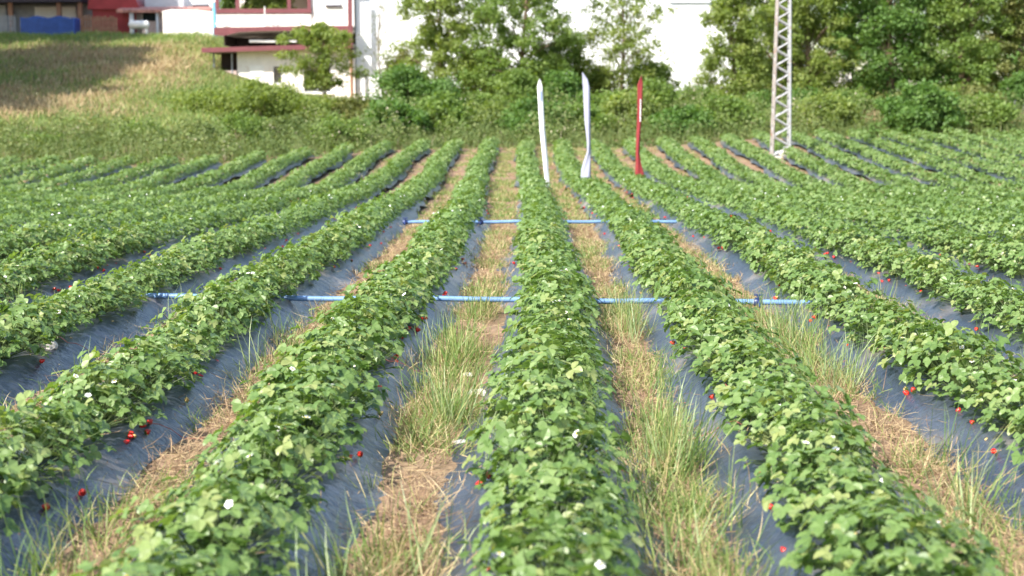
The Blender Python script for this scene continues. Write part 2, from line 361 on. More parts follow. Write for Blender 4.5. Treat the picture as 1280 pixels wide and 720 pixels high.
# ------------------------------------------------------------------ planting beds: one sheet of film per row
ORD = {1: 'first', 2: 'second', 3: 'third', 4: 'fourth', 5: 'fifth', 6: 'sixth', 7: 'seventh', 8: 'eighth', 9: 'ninth', 10: 'tenth', 11: 'eleventh', 12: 'twelfth', 13: 'thirteenth', 14: 'fourteenth', 15: 'fifteenth', 16: 'sixteenth'}
def row_name(k):
    if k == 0: return 'centre row'
    return f"{ORD[abs(k)]} row {'left' if k < 0 else 'right'} of centre"
BED_H = 0.13
def bed_z(u):                                # height of the bed across a row, u = metres from its middle
    a = np.abs(u); return BED_H * (1 - sstep(0.20, 0.46, a))
def make_film(k):
    rn = np.random.default_rng(100 + k + 50)
    y0 = 2.2 if abs(k) < 4 else 6.0 if abs(k) < 10 else 20.0; y1 = float(edge_y(PITCH_ROW * k)) - 0.6
    ys = np.concatenate([np.arange(y0, 18, 0.07), np.arange(18, 32, 0.2), np.arange(32, y1, 0.6)])
    us = np.linspace(-1, 1, 25)
    ph = rn.random(12) * 6.28
    def wob(y, s):
        return 0.035 * np.sin(y * 1.9 + ph[0 + s]) + 0.03 * np.sin(y * 4.3 + ph[2 + s]) + 0.04 * np.sin(y * 0.6 + ph[4 + s]) + 0.012 * np.sin(y * 11 + ph[6 + s])
    hw = 0.50 - 0.19 * sstep(18, 32, ys); L = -(hw + wob(ys, 0)); Rr = hw + wob(ys, 1)
    U = L[:, None] + (Rr - L)[:, None] * (us[None, :] + 1) / 2
    X = row_x(k, ys)[:, None] + U; Y = np.repeat(ys[:, None], len(us), 1)
    wr = 0.006 * np.sin(X * 23 + 5 * np.sin(Y * 3.1) + ph[8]) * np.sin(Y * 9 + 4 * np.sin(X * 7) + ph[9]) + 0.004 * np.sin(Y * 27 + X * 11 + 3 * np.sin(Y * 5 + ph[10]))
    Z = gz(X, Y) + bed_z(U) + wr * (0.4 + 0.6 * sstep(0.1, 0.3, np.abs(U))) + 0.014
    tuck = sstep(0.84, 1.0, np.abs(us))[None, :]; Z = Z - 0.022 * tuck
    V = np.stack([X, Y, Z], -1); V -= np.array([row_x(k, y0), y0, 0]); nx, ny = len(us), len(ys)
    i = np.arange(nx - 1)[None, :] + nx * np.arange(ny - 1)[:, None]
    q = np.stack([i, i + 1, i + nx + 1, i + nx], -1).reshape(-1, 4)
    o = link('mulch_film', mesh_raw('mulch_film', V.reshape(-1, 3), q.ravel(), np.full(len(q), 4), [M['film']], None, None, True), None, (float(row_x(k, y0)), y0, 0))
    tag(o, f"black plastic mulch film on the bed under the strawberry {row_name(k)}", 'plastic film', 'black film sheets on the planting beds')
for k in range(-13, 17): make_film(k)

# ------------------------------------------------------------------ strawberry plants
def plant_cloud(seed, n=86, tmpl=LEAFLET, size=(0.040, 0.063), stems=True, ra=0.335, rb=0.235, lift=1.15):
    r = np.random.default_rng(seed); c = Cloud()
    tone = r.normal(0, 0.10); a = r.random(n) * 6.283; rad = np.sqrt(r.random(n)); low = r.random(n) < 0.26
    rad = np.where(low, 0.78 + 0.22 * r.random(n), rad * 0.98)
    px = rad * np.cos(a) * ra; py = rad * np.sin(a) * rb
    z = lift * (0.215 - 0.085 * rad ** 2 + r.normal(0, 0.028, n)); z = np.where(low, 0.03 + 0.09 * r.random(n), z)
    out = np.stack([np.cos(a), np.sin(a), np.zeros(n)], 1)
    up = np.array([0, 0, 1.0]) + out * (0.25 + 0.75 * rad)[:, None] * 0.75 + r.normal(0, 0.30, (n, 3))
    up /= np.linalg.norm(up, axis=1, keepdims=True)
    d0 = out + r.normal(0, 0.45, (n, 3)); d0 -= up * (d0 * up).sum(1, keepdims=True); d0 /= np.linalg.norm(d0, axis=1, keepdims=True)
    s = np.cross(up, d0); P = np.stack([px, py, z], 1)
    sz = size[0] + (size[1] - size[0]) * r.random(n); rv = np.clip(r.normal(0.5 + tone, 0.20, n) - 0.12 * low, 0, 1); old = r.random(n) < 0.05; rv = np.where(old, 1.0, rv)
    for ang, f in ((0, 1.0), (1.45, 0.92), (-1.45, 0.92)):
        D = d0 * math.cos(ang) + s * math.sin(ang); Nn = up + r.normal(0, 0.12, (n, 3))
        c.add(tmpl, P, D, Nn, sz * f, np.clip(rv + r.normal(0, 0.06, n), 0, 1), 0, sz * f * 0.96)
    if stems:
        root = np.stack([px * 0.12, py * 0.12, np.zeros(n)], 1); v = P - root; ln = np.linalg.norm(v, axis=1)
        for nn in ((1, 0.2, 0.1), (0.1, 1, 0.2)):
            c.add((np.array([(-.5, 0, 0), (.5, 0, 0), (.4, 1, 0), (-.4, 1, 0)], float), [(0, 1, 2, 3)]), root, v, np.tile(nn, (n, 1)), ln, 0.2 + 0.6 * r.random(n), 1, 0.0035)
    return c
VARS = [plant_cloud(900 + i).mesh('foliage', [M['leaf'], M['stem']]) for i in range(12)]

def berry_mesh(name, mat, h=0.036, rmax=0.0145):
    prof = [(0.0, 0.0), (0.25, 0.45), (0.5, 0.80), (0.72, 1.0), (0.9, 0.88), (1.0, 0.35)]
    n = 10; V, F, mi = [(0, 0, 0)], [], []
    for t, q in prof[1:]:
        for j in range(n):
            th = 6.2832 * j / n; V.append((q * rmax * math.cos(th), q * rmax * math.sin(th), t * h))
    for j in range(n): F.append((0, 1 + (j + 1) % n, 1 + j)); mi.append(0)
    for i in range(len(prof) - 2):
        b = 1 + i * n
        for j in range(n): F.append((b + j, b + (j + 1) % n, b + n + (j + 1) % n, b + n + j)); mi.append(0)
    b = 1 + (len(prof) - 2) * n; F.append(tuple(b + j for j in range(n))); mi.append(1)
    for j in range(6):                       # calyx
        th = 6.2832 * j / 6; c, s = math.cos(th), math.sin(th); k = len(V)
        V += [(0, 0, h * 1.0), (0.009 * c - 0.004 * s, 0.009 * s + 0.004 * c, h * 1.04), (0.019 * c, 0.019 * s, h * 0.96), (0.009 * c + 0.004 * s, 0.009 * s - 0.004 * c, h * 1.04)]
        F.append((k, k + 3, k + 2, k + 1)); mi.append(1)
    k = len(V); V += [(-.0015, 0, h), (.0015, 0, h), (.0015, .006, h + .02), (-.0015, .006, h + .02)]; F.append((k, k + 1, k + 2, k + 3)); mi.append(1)
    me = bpy.data.meshes.new(name); me.from_pydata(V, [], F); me.materials.append(mat); me.materials.append(M['stem'])
    me.polygons.foreach_set('material_index', mi); me.polygons.foreach_set('use_smooth', [m == 0 for m in mi]); me.update()
    a = me.attributes.new('rnd', 'FLOAT', 'POINT'); a.data.foreach_set('value', [0.3] * len(V)); return me
BERRY = berry_mesh('strawberry', M['berry']); BERRY_P = berry_mesh('unripe_strawberry', M['berry_pale'], 0.028, 0.0115)
def flower_mesh():
    V, F, mi = [], [], []
    for j in range(5):
        th = 6.2832 * j / 5; c, s = math.cos(th), math.sin(th); k = len(V)
        for (u, v, z) in ((0, .003, 0), (-.006, .009, .003), (-.0075, .015, .004), (0, .019, .003), (.0075, .015, .004), (.006, .009, .003)):
            V.append((v * c - u * s, v * s + u * c, z))
        F.append(tuple(k + i for i in (0, 5, 4, 3, 2, 1))); mi.append(0)
    k = len(V); n = 8
    for zz, rr in ((0.001, .0055), (.005, .0042)):
        for j in range(n): V.append((rr * math.cos(6.2832 * j / n), rr * math.sin(6.2832 * j / n), zz))
    for j in range(n): F.append((k + j, k + (j + 1) % n, k + n + (j + 1) % n, k + n + j)); mi.append(1)
    F.append(tuple(k + n + j for j in range(n))); mi.append(1)
    me = bpy.data.meshes.new('flower'); me.from_pydata(V, [], F); me.materials.append(M['petal']); me.materials.append(M['pollen'])
    me.polygons.foreach_set('material_index', mi); me.update(); return me
FLOWER = flower_mesh()
def runner_mesh(seed):
    r = np.random.default_rng(seed); pts = []; sgn = 1 if seed % 2 else -1
    for i in range(9):
        t = i / 8; u = 0.12 + 0.42 * t
        pts.append((sgn * u, 0.16 * math.sin(t * 2.2 + seed), float(bed_z(u)) - BED_H + 0.03 + 0.05 * math.sin(t * 3.14) * r.random()))
    b = MB(); b.tube(pts, 0.0024, 5); return b.mesh('runner', M['runner'])
M['runner'] = plain('red_runner', (0.32, 0.10, 0.08), 0.5, var=0.2)
RUNNERS = [runner_mesh(i) for i in range(4)]

SP = 0.325
rp = np.random.default_rng(77)
plants = []                                  # k, x, y, z, pixel x, pixel y, depth
for k in range(-22, 26):
    x_k = PITCH_ROW * k
    ys = np.arange(2.6, float(edge_y(x_k)) - 0.4, SP)
    ys = ys + rp.normal(0, 0.04, len(ys)); xx = row_x(k, ys) + rp.normal(0, 0.025, len(ys))
    keep = rp.random(len(ys)) > 0.018
    q = project(np.stack([xx, ys, np.full(len(ys), 0.25)], 1))
    vis = (q[:, 0] > -260) & (q[:, 0] < 1540) & (q[:, 2] > 2.4)
    for x, y, p in zip(xx[keep & vis], ys[keep & vis], q[keep & vis]): plants.append((k, x, y, p[0], p[1], p[2]))
inside = [p for p in plants if -30 < p[3] < 1310 and p[4] < 770]
inside.sort(key=lambda p: p[5])
single = inside[:298]; chosen = set((p[0], p[2]) for p in single)
rest = [p for p in plants if (p[0], p[2]) not in chosen]
NUMW = {0: '', 1: 'one', 2: 'two', 3: 'three', 4: 'four'}
def zone(y):
    if y < 6.6: return 'nearest stretch'
    if y < 10: return 'middle stretch'
    if y < 13.4: return 'before near pipe'
    return 'beyond near pipe'
for i, (k, x, y, px, py, dep) in enumerate(single):
    z = gzs(x, y) + BED_H + 0.005
    o = thing('strawberry_plant', (x, y, z), None, 'strawberry plant', f"strawberry plants of the {row_name(k)}")
    o.rotation_euler.z = rp.choice([0, math.pi]) + rp.normal(0, 0.2)
    s = 0.84 + 0.30 * rp.random(); o.scale = (s, s, s * (0.9 + 0.25 * rp.random()))
    link('foliage', VARS[i % 12], o)
    nb = int(rp.choice([0, 0, 1, 2, 3], p=[.46, .16, .20, .12, .06])); npale = int(rp.random() < 0.16); nf = int(rp.choice([0, 1, 2, 3], p=[.36, .36, .20, .08]))
    if dep > 14: nb = min(nb, 2); npale = 0
    for (num, me, nm) in ((nb, BERRY, 'strawberry'), (npale, BERRY_P, 'unripe_strawberry')):
        side = rp.choice([-1, 1]) if k == 0 or rp.random() < 0.15 else (1 if k < 0 else -1)
        side = side * (1 if math.cos(o.rotation_euler.z) > 0 else -1)
        for j in range(num):
            u = side * (0.27 + 0.06 * rp.random()); v = rp.normal(0, 0.03) + 0.03 * j
            b = link(nm, me, o, (u, v, float(bed_z(u)) - BED_H + 0.022))
            b.rotation_euler = (rp.normal(0, 0.3), side * (-1.9) + rp.normal(0, 0.3), rp.normal(0, 0.5)); b.scale = (1.1, 1.1, 1.1)
            b.location.z += 0.012
    for j in range(nf):
        a = rp.random() * 6.28; q = 0.25 + 0.65 * rp.random()
        f = link('flower', FLOWER, o, (q * math.cos(a) * 0.27, q * math.sin(a) * 0.2, 0.235 - 0.07 * q * q + 0.015 * rp.random()))
        f.rotation_euler = (rp.normal(0.25, 0.35), rp.normal(0, 0.35), a); f.scale = (0.95,) * 3
    if rp.random() < 0.10 and dep < 11: link('runner', RUNNERS[i % 4], o)
    bits = []
    if nb: bits.append(f"{NUMW[nb]} ripe {'berry' if nb == 1 else 'berries'}")
    if nf: bits.append(f"{NUMW[nf]} white {'flower' if nf == 1 else 'flowers'}")
    feat = ', '.join(bits) if bits else 'leaves only'
    o['label'] = f"{'plant' if len(bits) == 2 else 'strawberry plant'} with {feat}, {row_name(k)}, {zone(y)}"

# the rest of the rows, past the 300 nearest plants
far = Cloud(); rr_ = np.random.default_rng(31)
near_v = [plant_cloud(700 + i, 76, RHOMB, (0.044, 0.066), False) for i in range(8)]
mid_v = [plant_cloud(740 + i, 58, RHOMB, (0.052, 0.074), False) for i in range(8)]
far_v = [plant_cloud(780 + i, 42, RHOMB, (0.062, 0.088), False) for i in range(8)]
def cat(c): return np.concatenate(c.V), np.concatenate(c.L), np.concatenate(c.T), np.concatenate(c.A)
near_v = [cat(c) for c in near_v]; mid_v = [cat(c) for c in mid_v]; far_v = [cat(c) for c in far_v]
for (k, x, y, px, py, dep) in rest:
    V, L, T, A = (near_v if dep < 26 else mid_v if dep < 42 else far_v)[rr_.integers(8)]
    th = rr_.choice([0, math.pi]) + rr_.normal(0, 0.2); c, s = math.cos(th), math.sin(th); q = 0.92 + 0.22 * rr_.random()
    W = np.stack([(V[:, 0] * c - V[:, 1] * s) * (0.86 if dep > 24 else 0.94), V[:, 0] * s + V[:, 1] * c, V[:, 2] * (0.9 + 0.25 * rr_.random())], 1) * q + np.array([x, y, gzs(x, y) + BED_H])
    far.add_mesh(W, L, T, np.clip(0.45 + (A - 0.5) * 0.7 + rr_.normal(0, 0.07), 0, 1))
o = link('strawberry_plants', far.mesh('strawberry_plants', [M['leaf']]))
tag(o, 'dense green strawberry rows filling the field beyond the nearest plants', 'strawberry plants', None, 'stuff')
# white flowers and red fruit of those far rows
fl = Cloud(); DISC = (np.array([(-.5, 0, 0), (-.25, .43, .0), (.25, .43, 0), (.5, 0, 0), (.25, -.43, 0), (-.25, -.43, 0)], float), [(0, 5, 4, 3, 2, 1)])
sel = [p for p in rest if p[5] < 36]
for (k, x, y, px, py, dep) in sel:
    z = gzs(x, y) + BED_H
    if rr_.random() < 0.36:
        fl.add(DISC, [(x + rr_.normal(0, .12), y + rr_.normal(0, .1), z + .235)], [(1, 0, 0)], [(rr_.normal(0, .3), -0.4, 1)], 0.036, 0.5, 0)
    if rr_.random() < 0.30:
        sd = rr_.choice([-1, 1]); u = sd * (.28 + .08 * rr_.random())
        Q = np.array([(x + u, y + rr_.normal(0, .08), z + float(bed_z(u)) - BED_H + 0.03)])
        for nn in ((0, -0.5, 1), (0, -1, 0.2), (1, -.3, .2)): fl.add(DISC, Q, [(1, 0.1, 0)] if nn[0] == 0 else [(0, 1, 0)], [nn], 0.032, 0.5, 1)
o = link('strawberry_blossom', fl.mesh('strawberry_blossom', [M['petal'], M['berry']]))
tag(o, 'scattered white blossom and red fruit among the farther strawberry rows', 'blossom', None, 'stuff')

# ------------------------------------------------------------------ grass and straw in the furrows
def furrow_x(j, y): return (row_x(j, y) + row_x(j + 1, y)) / 2
HEAVY = {-1: 1.0, 0: 1.0, 1: 0.85, -2: 0.38, 2: 0.45, -3: 0.15, 3: 0.3}
rgx = np.random.default_rng(11)
dry, green, tall, straw = Cloud(), Cloud(), Cloud(), Cloud()
def clump(y, j):                              # uneven density along a furrow
    return np.clip(0.62 + 0.42 * np.sin(y * 1.1 + j * 2.1) + 0.38 * np.sin(y * 2.7 + j * 1.3) + 0.25 * np.sin(y * 6.1 + j), 0.10, 1.4)
def blades(cloud, tm, j, n, y0, y1, sig, ln, wd, lean, mat, power=1.0, dens=1.0):
    n = int(n * HEAVY.get(j, 0.3) * dens)
    if n < 1: return
    y = y0 + (y1 - y0) * rgx.random(n) ** power
    y = y[rgx.random(n) < clump(y, j) / 1.3]; n = len(y)
    # blades grow in tufts
    nt = max(3, n // 16); ty = y[rgx.integers(0, n, nt)]; tu = rgx.normal(0, sig, nt); ti = rgx.integers(0, nt, n)
    u = tu[ti] + rgx.normal(0, 0.05, n); yy = ty[ti] + rgx.normal(0, 0.06, n)
    x = furrow_x(j, yy) + u; z = gz(x, yy) + bed_z(np.minimum(np.abs(x - row_x(j, yy)), np.abs(x - row_x(j + 1, yy))))
    D = np.stack([rgx.normal(0, lean, n) + u * 1.2, rgx.normal(0, lean, n), np.ones(n)], 1)
    Nn = rgx.normal(0, 1, (n, 3)); Nn[:, 2] = 0.2
    cloud.add(tm, np.stack([x, yy, z - 0.01], 1), D, Nn, ln[0] + (ln[1] - ln[0]) * rgx.random(n), rgx.random(n), mat, wd)
for j in range(-4, 5):
    blades(dry, BENT, j, 4800, 3.0, 13.6, 0.12, (0.06, 0.22), 0.0042, 0.75, 0)
    blades(green, BENT, j, 8000, 3.0, 13.6, 0.12, (0.06, 0.22), 0.0050, 0.65, 0)
    blades(green, BLADE, j, 900, 3.0, 13.2, 0.13, (0.25, 0.48), 0.0055, 0.25, 0)
    blades(tall, BLADE, j, 380, 3.0, 13.2, 0.17, (0.24, 0.46), 0.007, 0.28, 0)
    blades(dry, BENT, j, 5200, 13.6, 25, 0.11, (0.05, 0.14), 0.008, 0.7, 0)
    blades(green, BENT, j, 4200, 13.6, 25, 0.11, (0.05, 0.14), 0.009, 0.6, 0)
    blades(green, BENT, j, 11000, 25, 54, 0.15, (0.05, 0.14), 0.014, 0.7, 0)
    blades(dry, BENT, j, 7000, 25, 54, 0.15, (0.05, 0.12), 0.014, 0.8, 0)
for j in list(range(-12, -4)) + list(range(5, 14)):
    blades(dry, BENT, j, 2500, 24, 56, 0.10, (0.05, 0.12), 0.016, 0.6, 0)
# low broad-leaved weeds among the grass
    n = int(2600 * HEAVY.get(j, 0.3)) if j in HEAVY else 0
    if n:
        y = 3 + 24 * rgx.random(n) ** 1.3; u = rgx.normal(0, 0.11, n); x = furrow_x(j, y) + u
        z = gz(x, y) + bed_z(np.minimum(np.abs(x - row_x(j, y)), np.abs(x - row_x(j + 1, y)))) + 0.02 + 0.08 * rgx.random(n)
        green.add(LEAFLET, np.stack([x, y, z], 1), rgx.normal(0, 1, (n, 3)) * np.array([1, 1, .3]), rgx.normal(0, .4, (n, 3)) + np.array([0, 0, 1]), 0.025 + 0.03 * rgx.random(n), 0.5 * rgx.random(n), 0)
# lying straw
for j in range(-4, 5):
    n = int(7500 * {-2: 1.2, 1: 1.2, 0: .9, -1: .9}.get(j, 0.5)); y = 3 + 20 * rgx.random(n) ** 1.5
    y = y[rgx.random(n) < clump(y + 1.3, j + 1) / 1.3]; n = len(y)
    u = rgx.normal(0.02, 0.085, n) * np.where(rgx.random(n) < 0.2, 2.4, 1.0); x = furrow_x(j, y) + u
    z = gz(x, y) + bed_z(np.minimum(np.abs(x - row_x(j, y)), np.abs(x - row_x(j + 1, y)))) + 0.018 + 0.05 * rgx.random(n) ** 2
    D = np.stack([rgx.normal(0, 1, n), rgx.normal(0, 1, n), rgx.normal(0, 0.22, n)], 1)
    straw.add(BLADE, np.stack([x, y, z], 1), D, np.tile((0, 0, 1.0), (n, 1)) + rgx.normal(0, .4, (n, 3)), 0.06 + 0.15 * rgx.random(n), 0.75 * rgx.random(n), 0, 0.0045)
tag(link('dry_grass', dry.mesh('dry_grass', [M['dry']])), 'dry yellow grass growing in the furrows between the beds', 'dry grass', None, 'stuff')
tag(link('furrow_grass', green.mesh('furrow_grass', [M['green_blade']])), 'short yellowish green grass growing in the furrows', 'grass', None, 'stuff')
tag(link('tall_grass', tall.mesh('tall_grass', [M['blue_blade']])), 'tall pale green grass blades standing up over the furrows', 'grass', None, 'stuff')
tag(link('straw_litter', straw.mesh('straw_litter', [M['dry']])), 'loose tan straw lying in the furrows', 'straw', None, 'stuff')

# stones and scraps in the furrows
def stone(px, py, size, seed, label, mat='stone', flat=0.6, name='stone', cat_='stone'):
    r = np.random.default_rng(seed); p = on_plane(px, py, 0.04)
    import bmesh
    bm = bmesh.new(); bmesh.ops.create_icosphere(bm, subdivisions=3, radius=1)
    pl = [(Vector(r.normal(0, 1, 3)).normalized(), 0.55 + 0.3 * r.random()) for _ in range(14)]
    for v in bm.verts:
        for nrm, dd in pl:
            e = v.co.dot(nrm) - dd
            if e > 0: v.co -= nrm * e
        v.co += v.normal * r.normal(0, 0.01)
        v.co = Vector((v.co.x * size, v.co.y * size * 0.8, v.co.z * size * flat))
    me = bpy.data.meshes.new(name); bm.to_mesh(me); bm.free(); me.materials.append(M[mat])
    near = min(abs(p.x - float(row_x(k, p.y))) for k in range(-5, 6))
    o = link(name, me, None, (p.x, p.y, gzs(p.x, p.y) + float(bed_z(near)) + size * flat * 0.45)); o.rotation_euler.z = r.random() * 6
    tag(o, label, cat_)
stone(61, 452, 0.075, 1, 'whitish stone lying on the black film between the second and third rows left', flat=0.8)
stone(597, 487, 0.085, 2, 'flat pale stone in the grassy furrow left of the centre row', flat=0.4)
stone(574, 547, 0.060, 3, 'small white scrap lying in dry grass nearer than the flat stone', 'white', 0.35, 'plastic_scrap', 'scrap')
stone(583, 464, 0.055, 4, 'small pale stone just beyond the flat stone in the grassy furrow', flat=0.5)

# ------------------------------------------------------------------ irrigation pipes
def pipe(px0, px1, py0, py1, zc, label, joints, rad=0.025):
    a = on_plane(px0, py0, zc); b = on_plane(px1, py1, zc); n = 40; pts = []
    for i in range(n + 1):
        t = i / n; x = a.x + (b.x - a.x) * t; y = a.y + (b.y - a.y) * t
        pts.append(Vector((x, y, zc - 0.012 * abs(math.sin((x - 0.05) / PITCH_ROW * math.pi)) + 0.006 * math.sin(t * 17) + gzs(x, y))))
    m = MB(pts[0]); m.tube(pts, rad, 14)
    o = m.build('irrigation_pipe', M['pipe']); tag(o, label, 'pipe', 'blue irrigation pipes laid across the rows')
    for px in joints:
        t = (px - px0) / (px1 - px0); i = min(n - 1, max(0, int(t * n))); p = pts[i]; q = pts[i + 1]; d = (q - p).normalized()
        c = MB(pts[0]); c.tube([p - d * .02, p - d * .01, p + d * .05, p + d * .06], [rad * 1.2, rad * 1.55, rad * 1.55, rad * 1.2], 14)
        c.tube([p + d * .02, p + d * .02 + Vector((0, -.05, .012)), p + d * .02 + Vector((0, -.12, -.03))], [.014, .014, .010], 8)
        c.tube([p + d * .02 + Vector((0, -.03, .02)), p + d * .02 + Vector((0, -.03, .065))], .011, 8); c.box(p.x - .02, p.x + .06, p.y - .04, p.y - .02, p.z + .06, p.z + .075)
        c.build('coupling', M['fitting'], o)
pipe(150, 1036, 369, 377, 0.155, 'blue irrigation pipe crossing the nearer furrows, the longer of two', (166, 345, 541, 744, 948))
pipe(505, 846, 275, 274, 0.155, 'shorter blue irrigation pipe farther off, towards the flags', (513, 600, 698, 790), 0.026)

# ------------------------------------------------------------------ feather flags
def flag(base_px, base_py, pole_pts, outline, mat, label, extra=None, pole_mat='pole'):
    b = ground_at(base_px, base_py); Y = b.y
    o = thing('feather_flag', b, label, 'flag', 'feather flags standing in the field')
    pp = [at(x, y, Y) - b for x, y in pole_pts]
    pp[-1].z = -0.05
    MB().tube(pp, [0.006] + [0.012] * (len(pp) - 1), 8).build('pole', M[pole_mat], o)
    # cloth: ribbon bulging towards the camera, folds across its width
    nu = 9; V, F = [], []
    rows = []
    for i in range(len(outline) - 1):
        (y0, l0, r0), (y1, l1, r1) = outline[i], outline[i + 1]
        for s in range(5): rows.append((y0 + (y1 - y0) * s / 5, l0 + (l1 - l0) * s / 5, r0 + (r1 - r0) * s / 5))
    rows.append(outline[-1])
    for i, (y, l, r) in enumerate(rows):
        for q in range(nu):
            t = q / (nu - 1); p = at(l + (r - l) * t, y, Y) - b
            p.y -= 0.02 + 0.03 * math.sin(t * math.pi) + 0.012 * math.sin(t * 7 + i * 0.22); V.append(p)
    for i in range(len(rows) - 1):
        for q in range(nu - 1): F.append((i * nu + q, (i + 1) * nu + q, (i + 1) * nu + q + 1, i * nu + q + 1))
    me = bpy.data.meshes.new('banner'); me.from_pydata(V, [], F); me.materials.append(mat); me.polygons.foreach_set('use_smooth', [True] * len(F)); me.update()
    c = link('banner', me, o); md = c.modifiers.new('cloth', 'SOLIDIFY'); md.thickness = 0.004
    if extra:
        for nm, m_, rects in extra:
            e = MB()
            for (x0, x1, y0, y1) in rects:
                p0, p1 = at(x0, y0, Y) - b, at(x1, y1, Y) - b; e.box(p0.x, p1.x, -0.068, -0.063, p0.z, p1.z)
            e.build(nm, m_, o)
    return o
flag(684, 247, [(674.5, 99), (674, 110), (676, 150), (680, 200), (684.4, 247)],
     [(99, 674, 675.2), (108, 671.6, 678), (125, 672.5, 679), (160, 674.5, 681), (200, 678.5, 685), (225, 681, 686.5), (234, 682.6, 686.2)], M['banner_white'],
     'slender white feather flag with a small blue mark, leftmost of the three',
     [('printed_mark', M['banner_blue'], [(674.6, 676.6, 113, 127)])], 'light_grey')
flag(738, 248, [(728, 90), (731, 96), (735, 110), (737.5, 150), (738, 200), (738, 248)],
     [(91, 727.4, 728.8), (100, 728, 735), (110, 728.6, 737.4), (150, 730.5, 738), (178, 733.6, 738), (190, 733.6, 738), (200, 730, 738), (212, 726.4, 738), (223, 726, 738)], M['banner_lilac_shade'],
     'pale lilac white feather flag flaring out at its foot, middle of the three')
flag(796, 238, [(801.5, 94), (801, 104), (799, 150), (797, 200), (796, 238)],
     [(96, 800.8, 802.4), (106, 796.6, 803.5), (140, 796.5, 802.5), (170, 795.2, 800.5), (190, 794.6, 799.5), (205, 794.5, 801.5), (218, 793.5, 805), (230, 793, 806)], M['banner_red'],
     'red feather flag furled along its pole, rightmost of the three',
     [('white_print', M['banner_white'], [(799.9, 800.5, 124, 152)])], 'maroon')

# ------------------------------------------------------------------ lattice mast
def mast():
    Y = ground_at(975, 199).y
    c0 = at(975.5, 199, Y); c1 = at(979.5, 0, Y); base = Vector((c0.x, Y, gzs(c0.x, Y)))
    o = thing('lattice_mast', base, 'tall pale steel lattice mast standing at the far end of the field', 'lattice mast')
    hw0 = 0.5 * (986 - 964.5) / FPX * Y; hw1 = 0.5 * (987 - 972) / FPX * Y; H1 = c1.z - base.z; top = H1 * 1.45
    def ctr(h): return Vector(((c1.x - c0.x) * h / H1, 0.0, h))
    def hw(h): return hw0 + (hw1 - hw0) * h / H1
    def corner(h, sx, sy): return ctr(h) + Vector((sx * hw(h), sy * hw(h) * 0.7, 0))
    for sx in (-1, 1):
        for sy in (-1, 1):
            m = MB(); m.bar(corner(0.05, sx, sy), corner(top, sx, sy), 0.060); m.build('leg', M['rusty' if sx < 0 else 'steel'], o)
    hs = [0.12]; 
    while hs[-1] < top - 0.3: hs.append(hs[-1] + hw(hs[-1]) * 1.12)
    for (ax, s) in (('y', -1), ('y', 1), ('x', -1), ('x', 1)):
        m = MB()
        for i in range(len(hs) - 1):
            f = 1 if i % 2 else -1
            if ax == 'y': m.bar(corner(hs[i], f, s) , corner(hs[i + 1], -f, s), 0.042)
            else: m.bar(corner(hs[i], s, f), corner(hs[i + 1], s, -f), 0.036)
        m.build('bracing', M['steel'], o)
    MB().box(-hw0 * 1.5, hw0 * 1.5, -hw0 * 1.5, hw0 * 1.5, -0.2, 0.10).build('footing', M['concrete'], o, 0.03)
    m = MB(); m.box(-hw0 * .2 + ctr(0).x, hw0 * .75, -hw0 * 1.4, hw0 * .4, 0.1, 0.28); m.build('concrete_block', M['stone'], o, 0.06)
mast()

# ------------------------------------------------------------------ trees and shrubs
def crown_cloud(r, c, ax, n_clump, leaves, size, tmpl, rcl, bias=0.5, noisy=0.25, prof=(.55, .85, 1, .85, .5, .2)):
    """leaf clumps spread unevenly through an ellipsoid; returns cloud and clump centres"""
    cl = Cloud(); cen = []
    ph = r.random(6) * 6.28
    while len(cen) < n_clump:
        h = r.random() * 2 - 1; th = r.random() * 6.283
        t = (h + 1) / 2; wid = np.interp(t, [0, .12, .35, .7, .9, 1], prof)
        lob = 1 + noisy * (math.sin(3 * th + ph[0] + 2 * h) * 0.5 + math.sin(7 * h + ph[1] + th) * 0.6 + math.sin(11 * h + ph[2]) * 0.35)
        q = r.random() ** bias * wid * lob
        cen.append(np.array(c) + np.array([math.cos(th) * q, math.sin(th) * q, h]) * np.array(ax))
    for p in cen:
        n = int(leaves * (0.5 + r.random())); rc = rcl * (0.6 + 0.8 * r.random())
        d = r.normal(0, 1, (n, 3)); d /= np.linalg.norm(d, axis=1, keepdims=True); d *= (r.random(n) ** 0.45)[:, None]
        P = p + d * rc * np.array([1, 1, 0.75])
        up = r.normal(0, 0.55, (n, 3)) + np.array([0, 0, 0.75]) + d * 0.5
        D = r.normal(0, 1, (n, 3)) + d * 0.6; D[:, 2] -= 0.25
        tone = np.clip(r.normal(0.5, 0.16) + r.normal(0, 0.16, n), 0, 1)
        cl.add(tmpl, P, D, up, size * (0.65 + 0.7 * r.random(n)), tone, 0)
    return cl, cen
